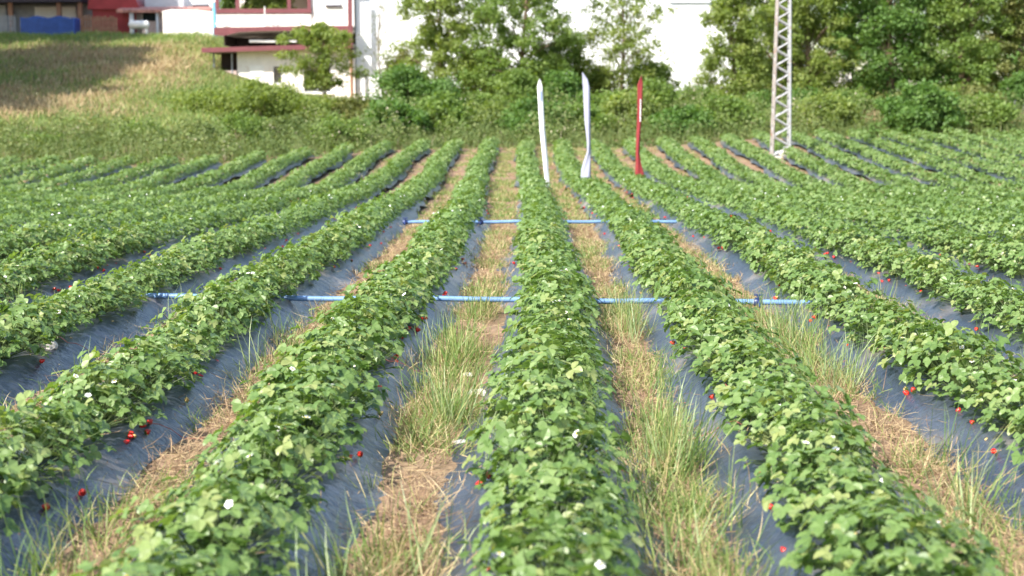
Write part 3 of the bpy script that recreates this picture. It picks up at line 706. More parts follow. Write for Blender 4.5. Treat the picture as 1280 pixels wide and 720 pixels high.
def tree(px, depth, wpx, top_py, low_py, mat, label, seed, clumps=70, leaves=130, size=0.17, rcl=0.55, trunk=0.11, bias=0.5, noisy=0.25, tmpl=SPRAY, name='broadleaf_tree', cat_='tree', group=None, ground=None, ydepth=0.8, multi=1, root_px=None, prof=(.55, .85, 1, .85, .5, .2)):
    r = np.random.default_rng(seed)
    x0 = at(px, 150, depth).x; xr = at(root_px, 150, depth).x if root_px else x0
    gzv = gzs(xr, depth); b = Vector((xr, depth, gzv))
    zt = at(px, top_py, depth).z - gzv; zl = max(0.15, at(px, low_py, depth).z - gzv)
    W = wpx / FPX * depth / 2
    o = thing(name, b, label, cat_, group)
    c = np.array([x0 - xr, 0, (zt + zl) / 2]); ax = np.array([W, W * ydepth, (zt - zl) / 2])
    cl, cen = crown_cloud(r, c, ax * 0.9, clumps, leaves, size, tmpl, rcl, bias=bias, noisy=noisy, prof=prof)
    link('crown', cl.mesh('crown', [M[mat]]), o)
    m = MB()
    for s in range(multi):
        ox = 0 if multi == 1 else (r.random() - .5) * W * 0.8
        H = zt * (0.86 if multi == 1 else 0.6 + 0.3 * r.random()); n = 9
        lean = (x0 - xr) + r.normal(0, 0.1) * W + ox
        def tp(t): return Vector((lean * t + 0.10 * math.sin(t * 5 + seed + s), 0.08 * math.sin(t * 4 + s * 2), -0.15 + (H + .15) * t))
        m.tube([tp(i / n) for i in range(n + 1)], [trunk * (1.25 - 1.1 * (i / n)) + 0.008 for i in range(n + 1)], 8)
        mine = cen[s::multi]
        for p in mine[: min(len(mine), 60 // multi)]:
            p = Vector(p); h = np.clip((p.z * 0.75 - 0.2) / H, 0.08, 0.92); a = tp(h)
            if (p - a).length < 0.1: continue
            mid = a.lerp(p, 0.5) + Vector((0, 0, 0.12 * (p - a).length)) ; rd = max(0.010, trunk * 0.30 * (1 - h * .6))
            m.tube([a, mid, p], [rd, rd * 0.7, 0.006], 5, False)
    m.build('trunk', M['bark'], o)
    return o
TR = 'trees behind the field'
TREES = [
 (404, 74, 120, 28, 112, 'tree_light', 'small airy tree in front of the low white house', 120, 70, 0.13, 0.34, 0.06, 0.6, 0.3, (.4, .7, 1, 1, .7, .3)),
 (478, 75, 60, -4, 125, 'tree_olive', 'thin wispy sapling against the white wall right of the maroon post', 60, 16, 0.09, 0.42, 0.03, 0.6, 0.25, (1, 1, .9, .7, .4, .2)),
 (556, 73, 140, -60, 150, 'tree_light', 'broad loose-leaved light green tree left of the white flag', 260, 80, 0.14, 0.42, 0.10, 0.55, 0.25, (.9, 1, 1, .85, .55, .2)),
 (652, 72, 168, -90, 155, 'tree_mid', 'full bushy green tree standing behind the white flag', 340, 85, 0.14, 0.44, 0.12, 0.5, 0.25, (.9, 1, 1, .85, .6, .3)),
 (778, 73.5, 130, -46, 155, 'tree_light', 'slim see-through light green tree behind the lilac flag', 230, 50, 0.13, 0.42, 0.08, 0.6, 0.25, (.9, 1, .95, .9, .6, .2)),
 (916, 71, 96, -40, 162, 'tree_light', 'yellowish green tree with ragged left side, left of the lattice mast', 200, 90, 0.14, 0.42, 0.10, 0.5, 0.3, (.9, 1, 1, .7, .5, .2)),
 (1006, 73, 150, -90, 168, 'tree_light', 'tall yellow-green tree directly behind the lattice mast', 320, 95, 0.15, 0.46, 0.16, 0.45, 0.22, (.9, 1, 1, .9, .6, .3)),
 (1112, 73, 165, -110, 162, 'tree_dark', 'large dark green tree, first to the right of the mast', 330, 100, 0.16, 0.50, 0.18, 0.45, 0.22, (.9, 1, 1, .95, .7, .3)),
 (1205, 72, 145, -100, 165, 'tree_mid', 'dense green tree second from the right edge of the photo', 310, 95, 0.15, 0.48, 0.16, 0.45, 0.22, (.9, 1, 1, .95, .7, .3)),
 (1290, 71, 130, -90, 145, 'tree_olive', 'olive brown-tinged tree at the right edge of the photo', 260, 95, 0.15, 0.45, 0.15, 0.45, 0.25, (.8, 1, 1, .95, .7, .3)),
 (1060, 82, 170, -110, 150, 'tree_dark', 'dark tree deep behind the mast, between the yellow-green and dark trees', 130, 110, 0.20, 0.7, 0.16, 0.5, 0.2, (.9, 1, 1, .95, .7, .3)),
 (1160, 83, 180, -130, 150, 'tree_mid', 'tall tree deepest in the grove, behind the two rightmost dense trees', 140, 120, 0.20, 0.75, 0.16, 0.5, 0.2, (.9, 1, 1, .95, .7, .3)),
 (1270, 83, 180, -130, 150, 'tree_dark', 'dark tree deep in the grove behind the olive tree', 140, 120, 0.20, 0.75, 0.16, 0.5, 0.2, (.9, 1, 1, .95, .7, .3)),
 (603, 75, 92, 58, 165, 'tree_mid', 'lower green tree filling the gap between the two broad trees left of the white flag', 90, 85, 0.14, 0.42, 0.06, 0.5, 0.25, (.95, 1, 1, .85, .6, .3)),
 (700, 74.5, 104, 48, 165, 'tree_mid', 'short green tree rising between the white and lilac flags', 120, 80, 0.14, 0.42, 0.06, 0.5, 0.25, (.95, 1, 1, .85, .6, .3)),
 (505, 74.5, 62, 62, 160, 'tree_olive', 'short olive tree between the wispy sapling and the broad light tree', 60, 70, 0.13, 0.42, 0.05, 0.5, 0.25, (.95, 1, 1, .85, .6, .3)),
 (812, 74.5, 76, 76, 165, 'tree_mid', 'short green tree just right of the red flag top', 75, 75, 0.14, 0.40, 0.05, 0.5, 0.25, (.95, 1, 1, .85, .6, .3)),
 (748, 74.5, 60, 88, 165, 'tree_light', 'short light green tree just right of the lilac flag', 55, 75, 0.14, 0.40, 0.05, 0.5, 0.25, (.95, 1, 1, .85, .6, .3)),
 (965, 78, 110, -60, 155, 'tree_mid', 'green tree deep behind the mast on its left side', 120, 100, 0.18, 0.6, 0.14, 0.5, 0.2, (.9, 1, 1, .8, .5, .2))]
for i, (px, dp, wp, tp, lp, mt, lb, ncl, nlf, sz, rc, tk, bi, no, pr) in enumerate(TREES):
    tree(px, dp, wp, tp, lp, mt, lb, i + 1, ncl, nlf, sz, rc, tk, bi, no, group=TR, prof=pr)
# the big tree beyond the left edge whose shade falls on the bank
def shade_tree(x, y, W, h, seed, label):
    r = np.random.default_rng(seed); b = Vector((x, y, gzs(x, y))); o = thing('broadleaf_tree', b, label, 'tree', TR)
    cl, cen = crown_cloud(r, (0, 0, h * 0.62), (W, W, h * 0.36), 300, 170, 0.34, SPRAY, 1.1, 0.45, 0.2)
    link('crown', cl.mesh('crown', [M['tree_dark']]), o)
    m = MB(); m.tube([(0, 0, -.3), (0.1, 0, h * .3), (0, .2, h * .85)], [.4, .3, .08], 10)
    for p in cen[:40]: m.tube([(0.05, 0.1, h * .35), tuple(np.array(p) * .6 + np.array([0, 0, h * .18])), tuple(p)], [.12, .07, .02], 6, False)
    m.build('trunk', M['bark'], o)
shade_tree(-34.6, 62.8, 6.2, 17.0, 61, 'large leafy tree just past the left edge, shading the foot of the bank')
shade_tree(-35.4, 70.2, 6.4, 17.5, 63, 'large leafy tree past the left edge, shading the middle of the bank')
shade_tree(-38.0, 84.5, 6.5, 20.0, 62, 'tall leafy tree past the left edge, shading the sheds at the top')

SH = 'shrubs along the back edge of the field'
def shrub(px, depth, wpx, top_py, mat, label, seed, dens=1.0, size=0.13, low=None):
    b = gzs(at(px, 150, depth).x, depth); zl = b + 0.05
    py_low = 360 - 0  # replaced by the ground height below
    r = np.random.default_rng(seed); x0 = at(px, 150, depth).x
    W = wpx / FPX * depth / 2; zt = at(px, top_py, depth).z - b
    o = thing('shrub', Vector((x0, depth, b)), label, 'shrub', SH)
    vol = W * W * zt
    n = int(np.clip(24 * vol ** 0.6, 12, 90) * dens)
    cl, cen = crown_cloud(r, (0, 0, zt * 0.42), (W * .9, W * .8, zt * 0.52), n, 100, size, SPRAY, 0.32 + 0.06 * W, 0.4, 0.25, (.85, 1, 1, .8, .55, .25))
    link('foliage', cl.mesh('foliage', [M[mat]]), o)
    m = MB()
    for p in cen[:26]: m.tube([(p[0] * .15, p[1] * .15, -.1), (p[0] * .6, p[1] * .6, p[2] * .6), tuple(p)], [.025, .016, .005], 5, False)
    m.build('stem', M['bark'], o)
S = [
 (262, 71.5, 90, 116, 'tree_light', 'low green shrub on the bank left of the house door'),
 (330, 70.5, 120, 104, 'tree_light', 'spreading light green shrub growing below the house door'),
 (395, 70, 70, 126, 'tree_light', 'yellowish green shrub below the small airy tree'),
 (446, 70.5, 70, 124, 'tree_olive', 'pale olive shrub below the maroon corner post'),
 (505, 71, 86, 92, 'tree_dark', 'dark green shrub at the foot of the wispy sapling'),
 (553, 70.5, 62, 108, 'tree_dark', 'rounded dark green shrub below the loose-leaved light tree'),
 (600, 71, 70, 128, 'tree_mid', 'green shrub between the dark round shrub and the white flag'),
 (650, 72, 70, 98, 'tree_mid', 'tall green shrub left of the white flag top'),
 (703, 72.5, 64, 98, 'tree_dark', 'shaded dark shrub between the white and lilac flags'),
 (760, 71.5, 66, 126, 'tree_mid', 'green shrub between the lilac and red flags'),
 (818, 71.5, 66, 112, 'tree_mid', 'shrub just right of the red flag'),
 (868, 72, 62, 118, 'tree_mid', 'shrub under the gap of white wall, left of the yellowish tree'),
 (918, 72, 66, 134, 'tree_light', 'light green shrub below the yellowish tree'),
 (952, 73, 50, 126, 'tree_dark', 'dark shrub left of the mast foot'),
 (1008, 73.5, 62, 120, 'tree_dark', 'dark green shrub just right of the mast'),
 (1062, 74, 72, 122, 'tree_mid', 'green shrub under the first dark tree'),
 (1120, 73.5, 70, 126, 'tree_olive', 'olive shrub with dry stems midway between mast and right edge'),
 (1172, 73.5, 70, 120, 'tree_light', 'light green shrub beyond the last rows on the right'),
 (1222, 73.5, 62, 116, 'tree_olive', 'yellowish shrub left of the dark fence posts'),
 (1275, 75, 60, 100, 'tree_dark', 'dark shrub behind the fence posts at the right edge')]
for i, (px, dp, wp, tp, mt, lb) in enumerate(S): shrub(px, dp - (7.5 if px > 990 else 4.0), wp * 1.2, tp - (8 if px > 480 else 0), mt, lb, 300 + i, 1.3)
# low verge bushes on the left
for i, (px, wp, tp, lb) in enumerate([(40, 70, 176, 'low dark shrub at the field edge, leftmost'), (105, 76, 170, 'low bushy shrub at the field edge below the shaded bank'),
      (172, 74, 160, 'low shrub at the field edge below the tan grass'), (236, 70, 152, 'rounded low shrub at the field edge left of the house'),
      (300, 76, 148, 'low pale shrub at the field edge below the house porch'), (366, 76, 150, 'low weedy shrub at the field edge below the house window'), (428, 70, 150, 'low grey-green shrub at the field edge below the maroon post')]):
    shrub(px, 54 + 1.6 * (i % 3), wp * 1.15, tp - 4, 'weed' if i % 2 else 'tree_mid', lb, 340 + i, 1.2, 0.10)

for i, (px, wp, tp, lb) in enumerate([(490, 70, 150, 'low weedy bush at the field edge below the wispy sapling'), (548, 66, 156, 'low bush at the row ends left of the white flag'), (604, 70, 150, 'low bush at the row ends just left of the white flag'),
      (668, 60, 152, 'low bush at the row ends between the white and lilac flags'), (724, 66, 156, 'low bush at the row ends behind the lilac flag'), (790, 70, 150, 'low bush at the row ends behind the red flag'),
      (850, 66, 154, 'low bush at the row ends right of the red flag'), (905, 62, 150, 'low bush at the row ends halfway from the red flag to the mast'), (1030, 70, 144, 'low bush beyond the row ends right of the mast'),
      (1150, 76, 140, 'low bush beyond the row ends below the dark tree'), (1225, 70, 140, 'low bush beyond the row ends near the right edge')]):
    shrub(px, 58.2 + 1.2 * (i % 3), wp * 1.4, tp - (22, 34, 16, 28)[i % 4], ('tree_dark', 'tree_mid', 'tree_light')[i % 3], lb, 380 + i, 1.5, 0.15)

# verge weeds
rv = np.random.default_rng(8); wd = Cloud()
n = 150000; x = -34 + 66 * rv.random(n); y = edge_y(x) + 0.3 + 13.0 * rv.random(n) ** 1.1
dn = np.clip(0.5 + 0.3 * np.sin(x * 1.9 + np.sin(y * 2)) + 0.3 * np.sin(x * 0.83 + 2 * np.sin(y * 0.6)) + 0.2 * np.sin(x * 4.7 + y * 1.3), 0.05, 1.2); hgt = (0.06 + 1.0 * rv.random(n) ** 1.2) * dn * (1 + 0.5 * sstep(-14, -4, x)) * sstep(0, 1.2, y - edge_y(x) - 0.2)
P = np.stack([x, y, gz(x, y) + hgt], 1)
wd.add(SPRAY, P, rv.normal(0, 1, (n, 3)), rv.normal(0, .6, (n, 3)) + np.array([0, -.1, .8]), 0.055 + 0.085 * rv.random(n), np.clip(rv.normal(0.4, 0.2, n) + 0.16 * np.sin(x * 0.9 + 1.7 * np.sin(y * 0.5)) + 0.12 * (hgt > 0.5), 0, 1), 0)
n = 22000; x = -34 + 66 * rv.random(n); y = edge_y(x) + 0.3 + 13 * rv.random(n)
wd.add(BLADE, np.stack([x, y, gz(x, y)], 1), np.stack([rv.normal(0, .25, n), rv.normal(0, .25, n), np.ones(n)], 1), rv.normal(0, 1, (n, 3)), 0.3 + 0.5 * rv.random(n), np.clip(rv.normal(.6, .2, n), 0, 1), 0, 0.022)
tag(link('verge_weeds', wd.mesh('verge_weeds', [M['weed']])), 'pale green weeds along the verge where the field meets the bank', 'weeds', None, 'stuff')
# dry stalks at the foot of the right-hand grove
ds = Cloud(); n = 2600
ci = rv.choice([0, 1, 2, 3], n, p=[.3, .3, .2, .2]); cx = np.array([at(1075, 165, 64).x, at(1105, 165, 64).x, at(1195, 165, 64).x, at(1262, 165, 64).x])[ci]
x = cx + rv.normal(0, 1.0, n); y = 62.6 + 1.2 * rv.random(n)
ds.add(BLADE, np.stack([x, y, gz(x, y)], 1), np.stack([rv.normal(0, .2, n), rv.normal(0, .2, n), np.ones(n)], 1), rv.normal(0, 1, (n, 3)), 0.3 + 0.7 * rv.random(n), 0.7 * rv.random(n), 0, 0.025)
tag(link('dry_weeds', ds.mesh('dry_weeds', [M['dry']])), 'dry brown weed stalks in front of the grove on the right', 'dry weeds', None, 'stuff')
# grass on the bank
bk = Cloud(); bg_ = Cloud(); n = 120000
x = -46 + 36 * rv.random(n); y = 59.5 + 34 * rv.random(n)
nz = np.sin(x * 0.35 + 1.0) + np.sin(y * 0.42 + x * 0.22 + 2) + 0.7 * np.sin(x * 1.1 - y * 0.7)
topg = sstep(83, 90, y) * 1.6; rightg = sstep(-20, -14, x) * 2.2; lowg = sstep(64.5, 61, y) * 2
isg = (nz * 0.45 + topg + rightg + lowg + rv.normal(0, .6, n)) + 0.5 * sstep(-20, -26, x) * sstep(66, 72, y) > 0.35  # last term: greener grass under the trees, deepening their shade by colour
ok = ~((x > at(266, 0, 80).x) & (y > 78.5)); 
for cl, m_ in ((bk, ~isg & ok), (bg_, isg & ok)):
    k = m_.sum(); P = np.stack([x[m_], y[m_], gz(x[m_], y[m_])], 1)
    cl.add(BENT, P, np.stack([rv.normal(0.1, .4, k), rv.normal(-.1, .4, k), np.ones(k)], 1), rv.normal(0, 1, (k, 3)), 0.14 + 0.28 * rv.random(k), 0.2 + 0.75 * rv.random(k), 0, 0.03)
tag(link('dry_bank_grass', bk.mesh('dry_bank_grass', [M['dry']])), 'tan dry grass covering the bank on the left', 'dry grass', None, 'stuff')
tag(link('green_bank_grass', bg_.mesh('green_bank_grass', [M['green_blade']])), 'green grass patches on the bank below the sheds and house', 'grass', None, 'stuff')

# ------------------------------------------------------------------ the low house
def wall_open(m, x0, x1, z0, z1, y0, y1, ops):
    """front wall with openings (ox0, ox1, oz0, oz1): butted boxes round each"""
    ops = sorted(ops); cx = x0
    for (a, b, c, d) in ops:
        if a > cx: m.box(cx, a, y0, y1, z0, z1)
        m.box(a, b, y0, y1, z0, c); m.box(a, b, y0, y1, d, z1); cx = b
    m.box(cx, x1, y0, y1, z0, z1)
def house():
    Y = 80.0; X = lambda px: at(px, 60, Y).x; Z = lambda py: at(400, py, Y).z
    b = Vector((X(340), Y, gzs(X(340), Y))); o = thing('low_house', b, 'low white house with maroon fascias and an upper terrace', 'house')
    zb = 0.8
    m = MB(b)
    door = (X(313), X(328), Z(106), Z(84)); nar = (X(341), X(351.5), Z(104), Z(83)); big = (X(379), X(413), Z(115), Z(83))
    wall_open(m, X(296), X(443), zb, Z(62.2), Y, Y + .25, [door, nar, big])
    m.box(X(296), X(296) + .25, Y + .25, Y + 8, zb, Z(62.2)); m.box(X(443) - .25, X(443), Y + .25, Y + 8, zb, Z(62.2)); m.box(X(258), X(443), Y + 8, Y + 8.25, zb, Z(-24))
    # upper storey block on the right, parapet on the left
    m.box(X(390), X(443), Y - .05, Y + .2, Z(42) + .02, Z(-24)); m.box(X(391), X(391) + .2, Y + .2, Y + 7.9, Z(36), Z(-24))
    m.box(X(272), X(389.8), Y - .15, Y + .05, Z(34), Z(17.2))
    m.build('wall', M['cream'], o)
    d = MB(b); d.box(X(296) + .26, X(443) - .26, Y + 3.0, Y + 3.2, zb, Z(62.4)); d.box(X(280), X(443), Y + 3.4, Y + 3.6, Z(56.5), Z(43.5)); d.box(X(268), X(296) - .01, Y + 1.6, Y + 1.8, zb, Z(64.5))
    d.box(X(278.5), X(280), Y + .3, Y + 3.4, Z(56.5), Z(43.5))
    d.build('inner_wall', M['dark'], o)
    # porch roof and terrace slab, each with its maroon fascia
    def sl(p0, p1, pz0, pz1, th, y0, y1):
        return [(X(p0), Z(pz0)), (X(p1), Z(pz1)), (X(p1), Z(pz1) - th), (X(p0), Z(pz0) - th)]
    MB(b).prism(sl(257, 443, 61.0, 55.4, .20, 0, 0), Y - .80, Y + 8).build('porch_roof', M['concrete'], o)
    MB(b).prism(sl(256.5, 444, 60.6, 55.0, .26, 0, 0), Y - .88, Y - .803).build('porch_fascia', M['maroon'], o)
    MB(b).prism([(X(272), Z(36)), (X(400), Z(33.6)), (X(443), Z(33.6)), (X(443), Z(38)), (X(330), Z(40)), (X(300), Z(40.6)), (X(283), Z(43.5)), (X(272), Z(43.5))], Y - .70, Y + 8).build('terrace_slab', M['concrete'], o)
    MB(b).prism([(X(271.5), Z(35.5)), (X(400), Z(33)), (X(444), Z(33)), (X(444), Z(38.4)), (X(330), Z(39.6)), (X(302), Z(41)), (X(284), Z(45.5)), (X(271.5), Z(44.5))], Y - .78, Y - .703).build('terrace_fascia', M['maroon'], o)
    MB(b).box(X(313), X(372), Y - .35, Y - .2, Z(53.2), Z(50.2)).build('awning_bar', M['white'], o, .02)
    # rail of the terrace with posts
    MB(b).box(X(272), X(391), Y - .22, Y - .08, Z(17), Z(11.2)).build('railing', M['maroon'], o, .015)
    for p in (273.5, 299, 363, 388):
        q = MB(b); q.box(X(p) - .10, X(p) + .10, Y - .2, Y - .1, Z(11), Z(-20)); q.build('post', M['maroon'], o)
    q = MB(b); q.box(X(271), X(444), Y - .6, Y + 8.2, Z(-24), Z(-27)); q.build('roof', M['maroon'], o)
    # door, windows
    f = MB(b); f.box(door[0] - .06, door[1] + .06, Y - .04, Y - .002, door[2], door[3] + .09); f.build('door_frame', M['white'], o)
    dd = MB(b); dd.box(door[0] + .04, door[1] - .04, Y - .05, Y - .041, door[2], door[3] - .06); dp = dd.build('door', M['white'], o, .004)
    h = MB(b); h.box(door[1] - .16, door[1] - .10, Y - .085, Y - .051, (door[2] + door[3]) / 2 - .06, (door[2] + door[3]) / 2 + .02); h.build('handle', M['grey'], dp)
    for (w0, nm) in ((nar, 1), (big, 2)):
        fr = MB(b); t = .05
        fr.box(w0[0], w0[1], Y + .08, Y + .13, w0[2], w0[2] + t); fr.box(w0[0], w0[1], Y + .08, Y + .13, w0[3] - t, w0[3])
        fr.box(w0[0], w0[0] + t, Y + .08, Y + .13, w0[2] + t, w0[3] - t); fr.box(w0[1] - t, w0[1], Y + .08, Y + .13, w0[2] + t, w0[3] - t)
        if nm == 2:
            cx = (w0[0] + w0[1]) / 2; fr.box(cx - .02, cx + .02, Y + .08, Y + .13, w0[2] + t, w0[3] - t)
        wf = fr.build('window', M['grey'], o)
        pn = MB(b); pn.box(w0[0] + t, w0[1] - t, Y + .135, Y + .145, w0[2] + t, w0[3] - t); pn.build('pane', M['glass'], wf)
    s = MB(b); s.box(X(377), X(416), Y - .12, Y - .003, Z(118), Z(115.2)); s.build('sill', M['white'], o, .01)
    # upper window with shutter box
    u = MB(b); u.box(X(409), X(427), Y - .10, Y - .052, Z(6.5), Z(-8)); us = u.build('shutter', M['light_grey'], o)
    u = MB(b); u.box(X(408), X(428), Y - .18, Y - .052, Z(8.8), Z(6.6)); u.build('sill', M['dark_roof'], us)
    # corner post and the rusty downpipe below it
    MB(b).box(X(438.2), X(443.6), Y - .98, Y - .885, Z(61), Z(-24)).build('corner_post', M['maroon'], o)
    MB(b).tube([(X(440.5), Y - .5, zb), (X(440.5), Y - .5, Z(62.5))], .09, 8).build('downpipe', M['wood'], o)
    for p in (267.5, 290):
        MB(b).tube([(X(p), Y - .1, zb), (X(p), Y - .1, Z(62.9))], .05, 8).build('porch_post', M['grey'], o)
    lw = MB(b); lw.box(X(268), X(295.8), Y - .1, Y + .15, zb, Z(88)); lw.build('porch_wall', M['pink_wall'], o, .03)
    # what hangs and lies on the terrace ledge
    zl = Z(33.2)
    mm = MB((X(310), Y - .45, zl))
    pts = [(X(272 + i * 4), Y - .45 + .05 * math.sin(i), zl + .10 + .16 * max(0, math.sin(i * .55)) ** 2 + .1 * (i > 20) * (i < 26)) for i in range(28)]
    mm.tube(pts, [.05 + .05 * abs(math.sin(i * .9)) for i in range(28)], 8); q = mm.build('rolled_sheeting', M['light_grey']); tag(q, 'grey rolled sheeting lying along the terrace ledge of the house', 'sheeting')
    mm = MB((X(334), Y - .55, zl)); mm.tube([(X(334.5), Y - .55, zl), (X(334.2), Y - .55, Z(9))], .035, 8); mm.box(X(333), X(336), Y - .6, Y - .5, zl, zl + .04)
    q = mm.build('thin_post', M['white']); tag(q, 'thin white post standing on the terrace ledge of the house', 'post')
    r = np.random.default_rng(44)
    for i, (pa, pb, lb) in enumerate([(276, 292, 'dark green potted plant left of the first red terrace post'), (302, 330, 'bushy green potted plant right of the first red terrace post'), (330, 361, 'bright green potted plant beside the third red terrace post')]):
        xc = (X(pa) + X(pb)) / 2; W = abs(X(pb) - X(pa)) / 2; zf = Z(34) + .02
        t = thing('potted_plant', Vector((xc, Y + .8, zf)), lb, 'potted plant', 'potted plants on the terrace')
        p = MB(); p.tube([(0, 0, 0), (0, 0, .45), (0, 0, .5)], [.22, .30, .32], 14); p.build('pot', M['tile'], t)
        cl, cen = crown_cloud(r, (0, 0, Z(4) - zf), (W * 1.1, .5, (Z(-10) - Z(17)) / 2), 64, 60, .12, SPRAY, .25, .5, .25, (.5, .9, 1, 1, .8, .5))
        link('foliage', cl.mesh('foliage', [M['tree_light' if i else 'tree_mid']]), t)
        p = MB(); [p.tube([(0, 0, .4), tuple(c)], [.03, .008], 5, False) for c in cen[:12]]; p.build('stem', M['bark'], t)
house()

# the tall white building
def white_building():
    Y = 80.3; X = lambda px: at(px, 60, Y).x; Z = lambda py: at(700, py, Y).z
    b = Vector((X(690), Y, 0.5)); o = thing('white_building', b, 'tall plain white building behind the trees', 'building')
    m = MB(b); x0, x1, zt = X(445), X(1010), Z(-70)
    ops = [(X(838), X(893), Z(2), Z(-24)), (X(600), X(655), Z(2), Z(-24))]
    wall_open(m, x0, x1, .5, zt, Y, Y + .3, ops)
    m.box(x0, x0 + .3, Y + .3, Y + 14, .5, zt); m.box(x1 - .3, x1, Y + .3, Y + 14, .5, zt); m.box(x0, x1, Y + 14, Y + 14.3, .5, zt)
    m.build('wall', M['cladding'], o)
    MB(b).box(x0 - .2, x1 + .2, Y - .2, Y + 14.5, zt + .002, zt + .35).build('roof', M['light_grey'], o)
    for w0 in ops:
        f = MB(b); t = .08
        f.box(w0[0], w0[1], Y + .1, Y + .16, w0[2], w0[2] + t); f.box(w0[0], w0[1], Y + .1, Y + .16, w0[3] - t, w0[3]); f.box(w0[0], w0[0] + t, Y + .1, Y + .16, w0[2] + t, w0[3] - t); f.box(w0[1] - t, w0[1], Y + .1, Y + .16, w0[2] + t, w0[3] - t)
        wf = f.build('window', M['light_grey'], o); p = MB(b); p.box(w0[0] + t, w0[1] - t, Y + .165, Y + .175, w0[2] + t, w0[3] - t); p.build('pane', M['glass'], wf)
        s = MB(b); s.box(w0[0] - .08, w0[1] + .08, Y - .1, Y - .003, w0[2] - .08, w0[2]); s.build('sill', M['light_grey'], wf)
white_building()
# fence posts by the right-hand grove
for i, px in enumerate((1238, 1247, 1256, 1266, 1277)):
    p = at(px, 180, 66.0); r = np.random.default_rng(i); zb = gzs(p.x, 66.0); hh = 1.25 + .25 * r.random()
    m = MB((p.x, 66.0, zb)); m.tube([(p.x, 66.0, zb - .2), (p.x + r.normal(0, .05), 66.0, zb + hh * .5), (p.x + r.normal(0, .08), 66.0, zb + hh)], [.06, .055, .045], 7)
    o = m.build('fence_post', M['pole']); tag(o, 'dark weathered fence post under the trees by the right edge', 'fence post', 'dark fence posts at the right edge')
# whitish slab glimpsed in the grove
p = at(1043, 103, 79.5); m = MB((p.x, 79.5, gzs(p.x, 79.5)))
m.prism([(p.x - 1.0, gzs(p.x, 79.5)), (p.x - .9, at(1, 112, 79.5).z), (p.x - .2, at(1, 106, 79.5).z), (p.x + .5, at(1, 84, 79.5).z), (p.x + .9, at(1, 78, 79.5).z), (p.x + 1.0, gzs(p.x, 79.5))], 79.5, 79.75)
o = m.build('broken_wall', M['cream']); tag(o, 'broken whitish wall glimpsed through the trees right of the mast', 'wall')

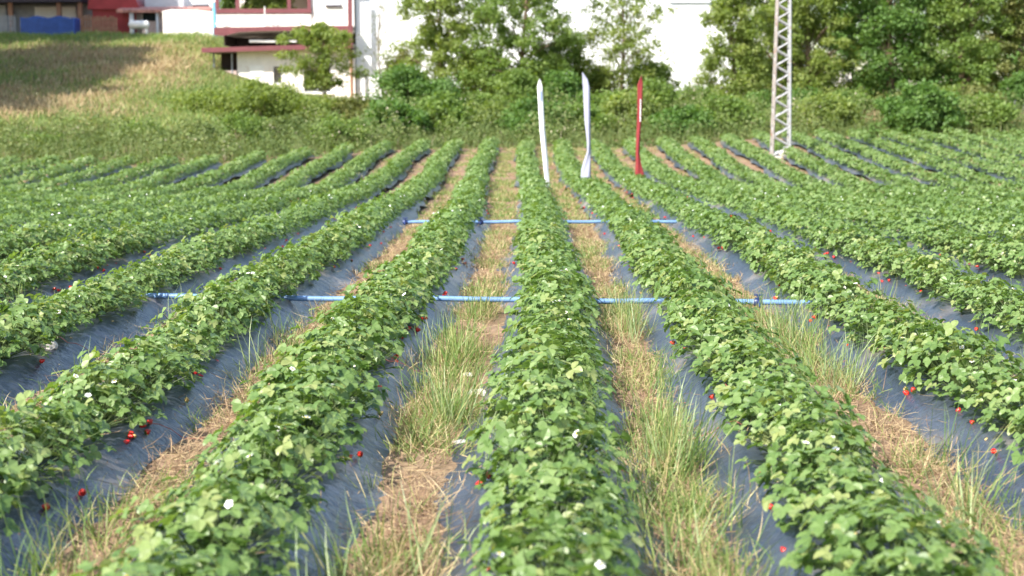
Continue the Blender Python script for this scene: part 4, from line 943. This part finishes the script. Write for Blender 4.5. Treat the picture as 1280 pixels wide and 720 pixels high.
# ------------------------------------------------------------------ yard at the top of the bank
def yard():
    Y = 92.5; X = lambda px, y=Y: at(px, 30, y).x; Z = lambda py, y=Y: at(100, py, y).z
    G = lambda px, y=Y: gzs(X(px, y), y)
    # dark shed on the far left
    b = Vector((X(50, 96), 96, G(50, 96))); o = thing('open_shed', b, 'dark open shed with white inner wall behind the blue tarpaulin', 'shed')
    X6 = lambda p: X(p, 96); Z6 = lambda p: Z(p, 96)
    m = MB(b); m.box(X6(-40), X6(112), 96.8, 97, b.z - 1, Z6(5)); m.box(X6(-40), X6(8), 96, 96.2, b.z - 1, Z6(6)); m.build('wall', M['grey'], o)
    MB(b).box(X6(40), X6(92), 96.6, 96.79, Z6(26), Z6(7.5)).build('inner_panel', M['white'], o)
    MB(b).prism([(X6(-45), Z6(5)), (X6(-45), Z6(-12)), (X6(110), Z6(-4)), (X6(110), Z6(4))], 94.6, 98).build('roof', M['dark_roof'], o)
    for p in (20, 80, 106): q = MB(b); q.box(X6(p) - .14, X6(p) + .14, 95, 95.25, b.z - 1, Z6(4.5)); q.build('post', M['wood'], o)
    # blue tarpaulin over a low heap
    b = Vector((X(61), Y, G(61))); m = MB(b); n = 12; pts = [(X(27 + 68 * i / n), Z(21.5 + 1.5 * math.sin(i * 1.3))) for i in range(n + 1)]
    m.prism([(X(26), b.z - .6)] + pts + [(X(95), b.z - .6)], Y - .3, Y + 1.2)
    o = m.build('tarpaulin', M['tarp'], None, .08); tag(o, 'blue tarpaulin stretched in the shade below the dark shed', 'tarpaulin')
    def picket(p0, p1, pt, n, mat, label, name, y=Y):
        b = Vector((X((p0 + p1) / 2, y), y, G((p0 + p1) / 2, y))); o = thing(name, b, label, 'fence'); r = np.random.default_rng(n)
        m = MB(b)
        for i in range(n):
            x = X(p0 + (p1 - p0) * (i + .5) / n, y); hw = abs(X(p1, y) - X(p0, y)) / n * .33
            m.box(x - hw, x + hw, y - .03, y, b.z - .8, Z(pt + r.normal(0, .7), y))
        m.build('slats', M[mat], o)
        q = MB(b); [q.box(X(p0, y), X(p1, y), y + .002, y + .05, zz, zz + .08) for zz in (Z(pt + 5, y), Z(36, y))]; q.build('rail', M[mat], o)
    picket(-30, 20, 19, 15, 'grey', 'grey picket fence left of the blue tarpaulin', 'picket_fence')
    picket(100, 147, 20, 14, 'wood', 'reddish brown slatted fence right of the blue tarpaulin', 'slat_fence')
    # red tin shed
    y = 95.0; b = Vector((X(140, y), y, G(140, y))); o = thing('red_shed', b, 'red tin shed behind the slatted fence', 'shed')
    MB(b).box(X(116, y), X(170, y), y, y + 4, b.z - .5, Z(9, y)).build('wall', M['red'], o)
    MB(b).prism([(X(112, y), Z(10, y)), (X(116, y), Z(-16, y)), (X(166, y), Z(-16, y)), (X(176, y), Z(10, y)), (X(176, y), Z(12, y)), (X(112, y), Z(12, y))], y - .3, y + 4.2).build('roof', M['red'], o)
    # long low outbuilding with clay-tiled roof edge
    y = 94.0; b = Vector((X(205, y), y, G(205, y))); o = thing('tiled_outbuilding', b, 'long low outbuilding with a reddish tiled roof edge', 'outbuilding')
    MB(b).box(X(177, y), X(262, y), y + .2, y + 4, b.z - .5, Z(14, y)).build('wall', M['pink_wall'], o)
    m = MB(b); r = np.random.default_rng(3)
    for i in range(26):
        p = 150 + i * 4.5; m.tube([(X(p, y), y - .4, Z(14.5, y)), (X(p, y), y + 1.4, Z(8.5, y))], .12, 7)
    m.build('roof', M['tile'], o)
    MB(b).box(X(172, y), X(222, y), y + 1.8, y + 4.4, Z(13, y), Z(-8, y)).build('roof_tank', M['light_grey'], o, .05)
    q = MB(b); q.box(X(163, y), X(168, y), y - .2, y, b.z - .5, Z(14.6, y)); q.box(X(196, y), X(199, y), y - .2, y, b.z - .5, Z(14.6, y)); q.build('post', M['light_grey'], o)
    q = MB(b); q.box(X(178, y), X(196, y), y + .16, y + .198, Z(26, y), Z(16, y)); q.build('window', M['glass'], o)
    # second white block with dark window, right
    y = 97.0; b = Vector((X(250, y), y, G(250, y))); o = thing('white_outbuilding', b, 'small white outbuilding with a grey window behind the blue pole', 'outbuilding')
    MB(b).box(X(230, y), X(272, y), y, y + 4, b.z - .5, Z(-14, y)).build('wall', M['white'], o)
    q = MB(b); q.box(X(243, y), X(260, y), y - .06, y - .003, Z(6, y), Z(-6, y)); f = q.build('window', M['light_grey'], o)
    q = MB(b); q.box(X(242, y), X(262, y), y - .15, y - .003, Z(9, y), Z(6.2, y)); q.build('sill', M['dark_roof'], f)
    # white yard wall with pale coping
    y = 91.0; b = Vector((X(236, y), y, G(236, y))); o = thing('yard_wall', b, 'low white wall in front of the tiled outbuilding', 'wall')
    m = MB(b); m.prism([(X(204, y), b.z - 1), (X(203.5, y), Z(16.5, y)), (X(212, y), Z(14.5, y)), (X(246, y), Z(15.5, y)), (X(266, y), Z(17.5, y)), (X(266, y), b.z - 1)], y, y + .3); m.build('wall', M['cream'], o)
    m = MB(b); m.tube([(X(203, y), y + .1, Z(15.8, y)), (X(214, y), y + .1, Z(13.8, y)), (X(246, y), y + .1, Z(14.6, y)), (X(267, y), y + .1, Z(17, y))], .10, 8); m.build('coping', M['stone'], o)
    # gas cylinder-like white tub and blue pole
    y = 91.2; b = Vector((X(174, y), y, G(174, y))); m = MB(b)
    m.tube([(X(161, y), y, Z(31.5, y)), (X(163, y), y, Z(31, y)), (X(184, y), y, Z(31, y)), (X(186, y), y, Z(31.5, y))], [.1, .26, .26, .1], 12)
    for p in (164, 183): m.box(X(p, y) - .06, X(p, y) + .06, y - .1, y + .1, b.z - .3, Z(33, y))
    o = m.build('water_tank', M['white']); tag(o, 'small white tank lying on the grass beside the slatted fence', 'tank')
    y = 90.5; b = Vector((X(268.5, y), y, G(268.5, y))); m = MB(b); m.tube([(X(268.5, y), y, b.z - .4), (X(268.5, y), y, Z(3, y))], [.13, .12], 10)
    o = m.build('blue_pole', M['blue_paint']); tag(o, 'light blue pole standing at the left end of the house terrace', 'pole')
yard()
# parts are meshed around their thing's base, so nothing else has to move
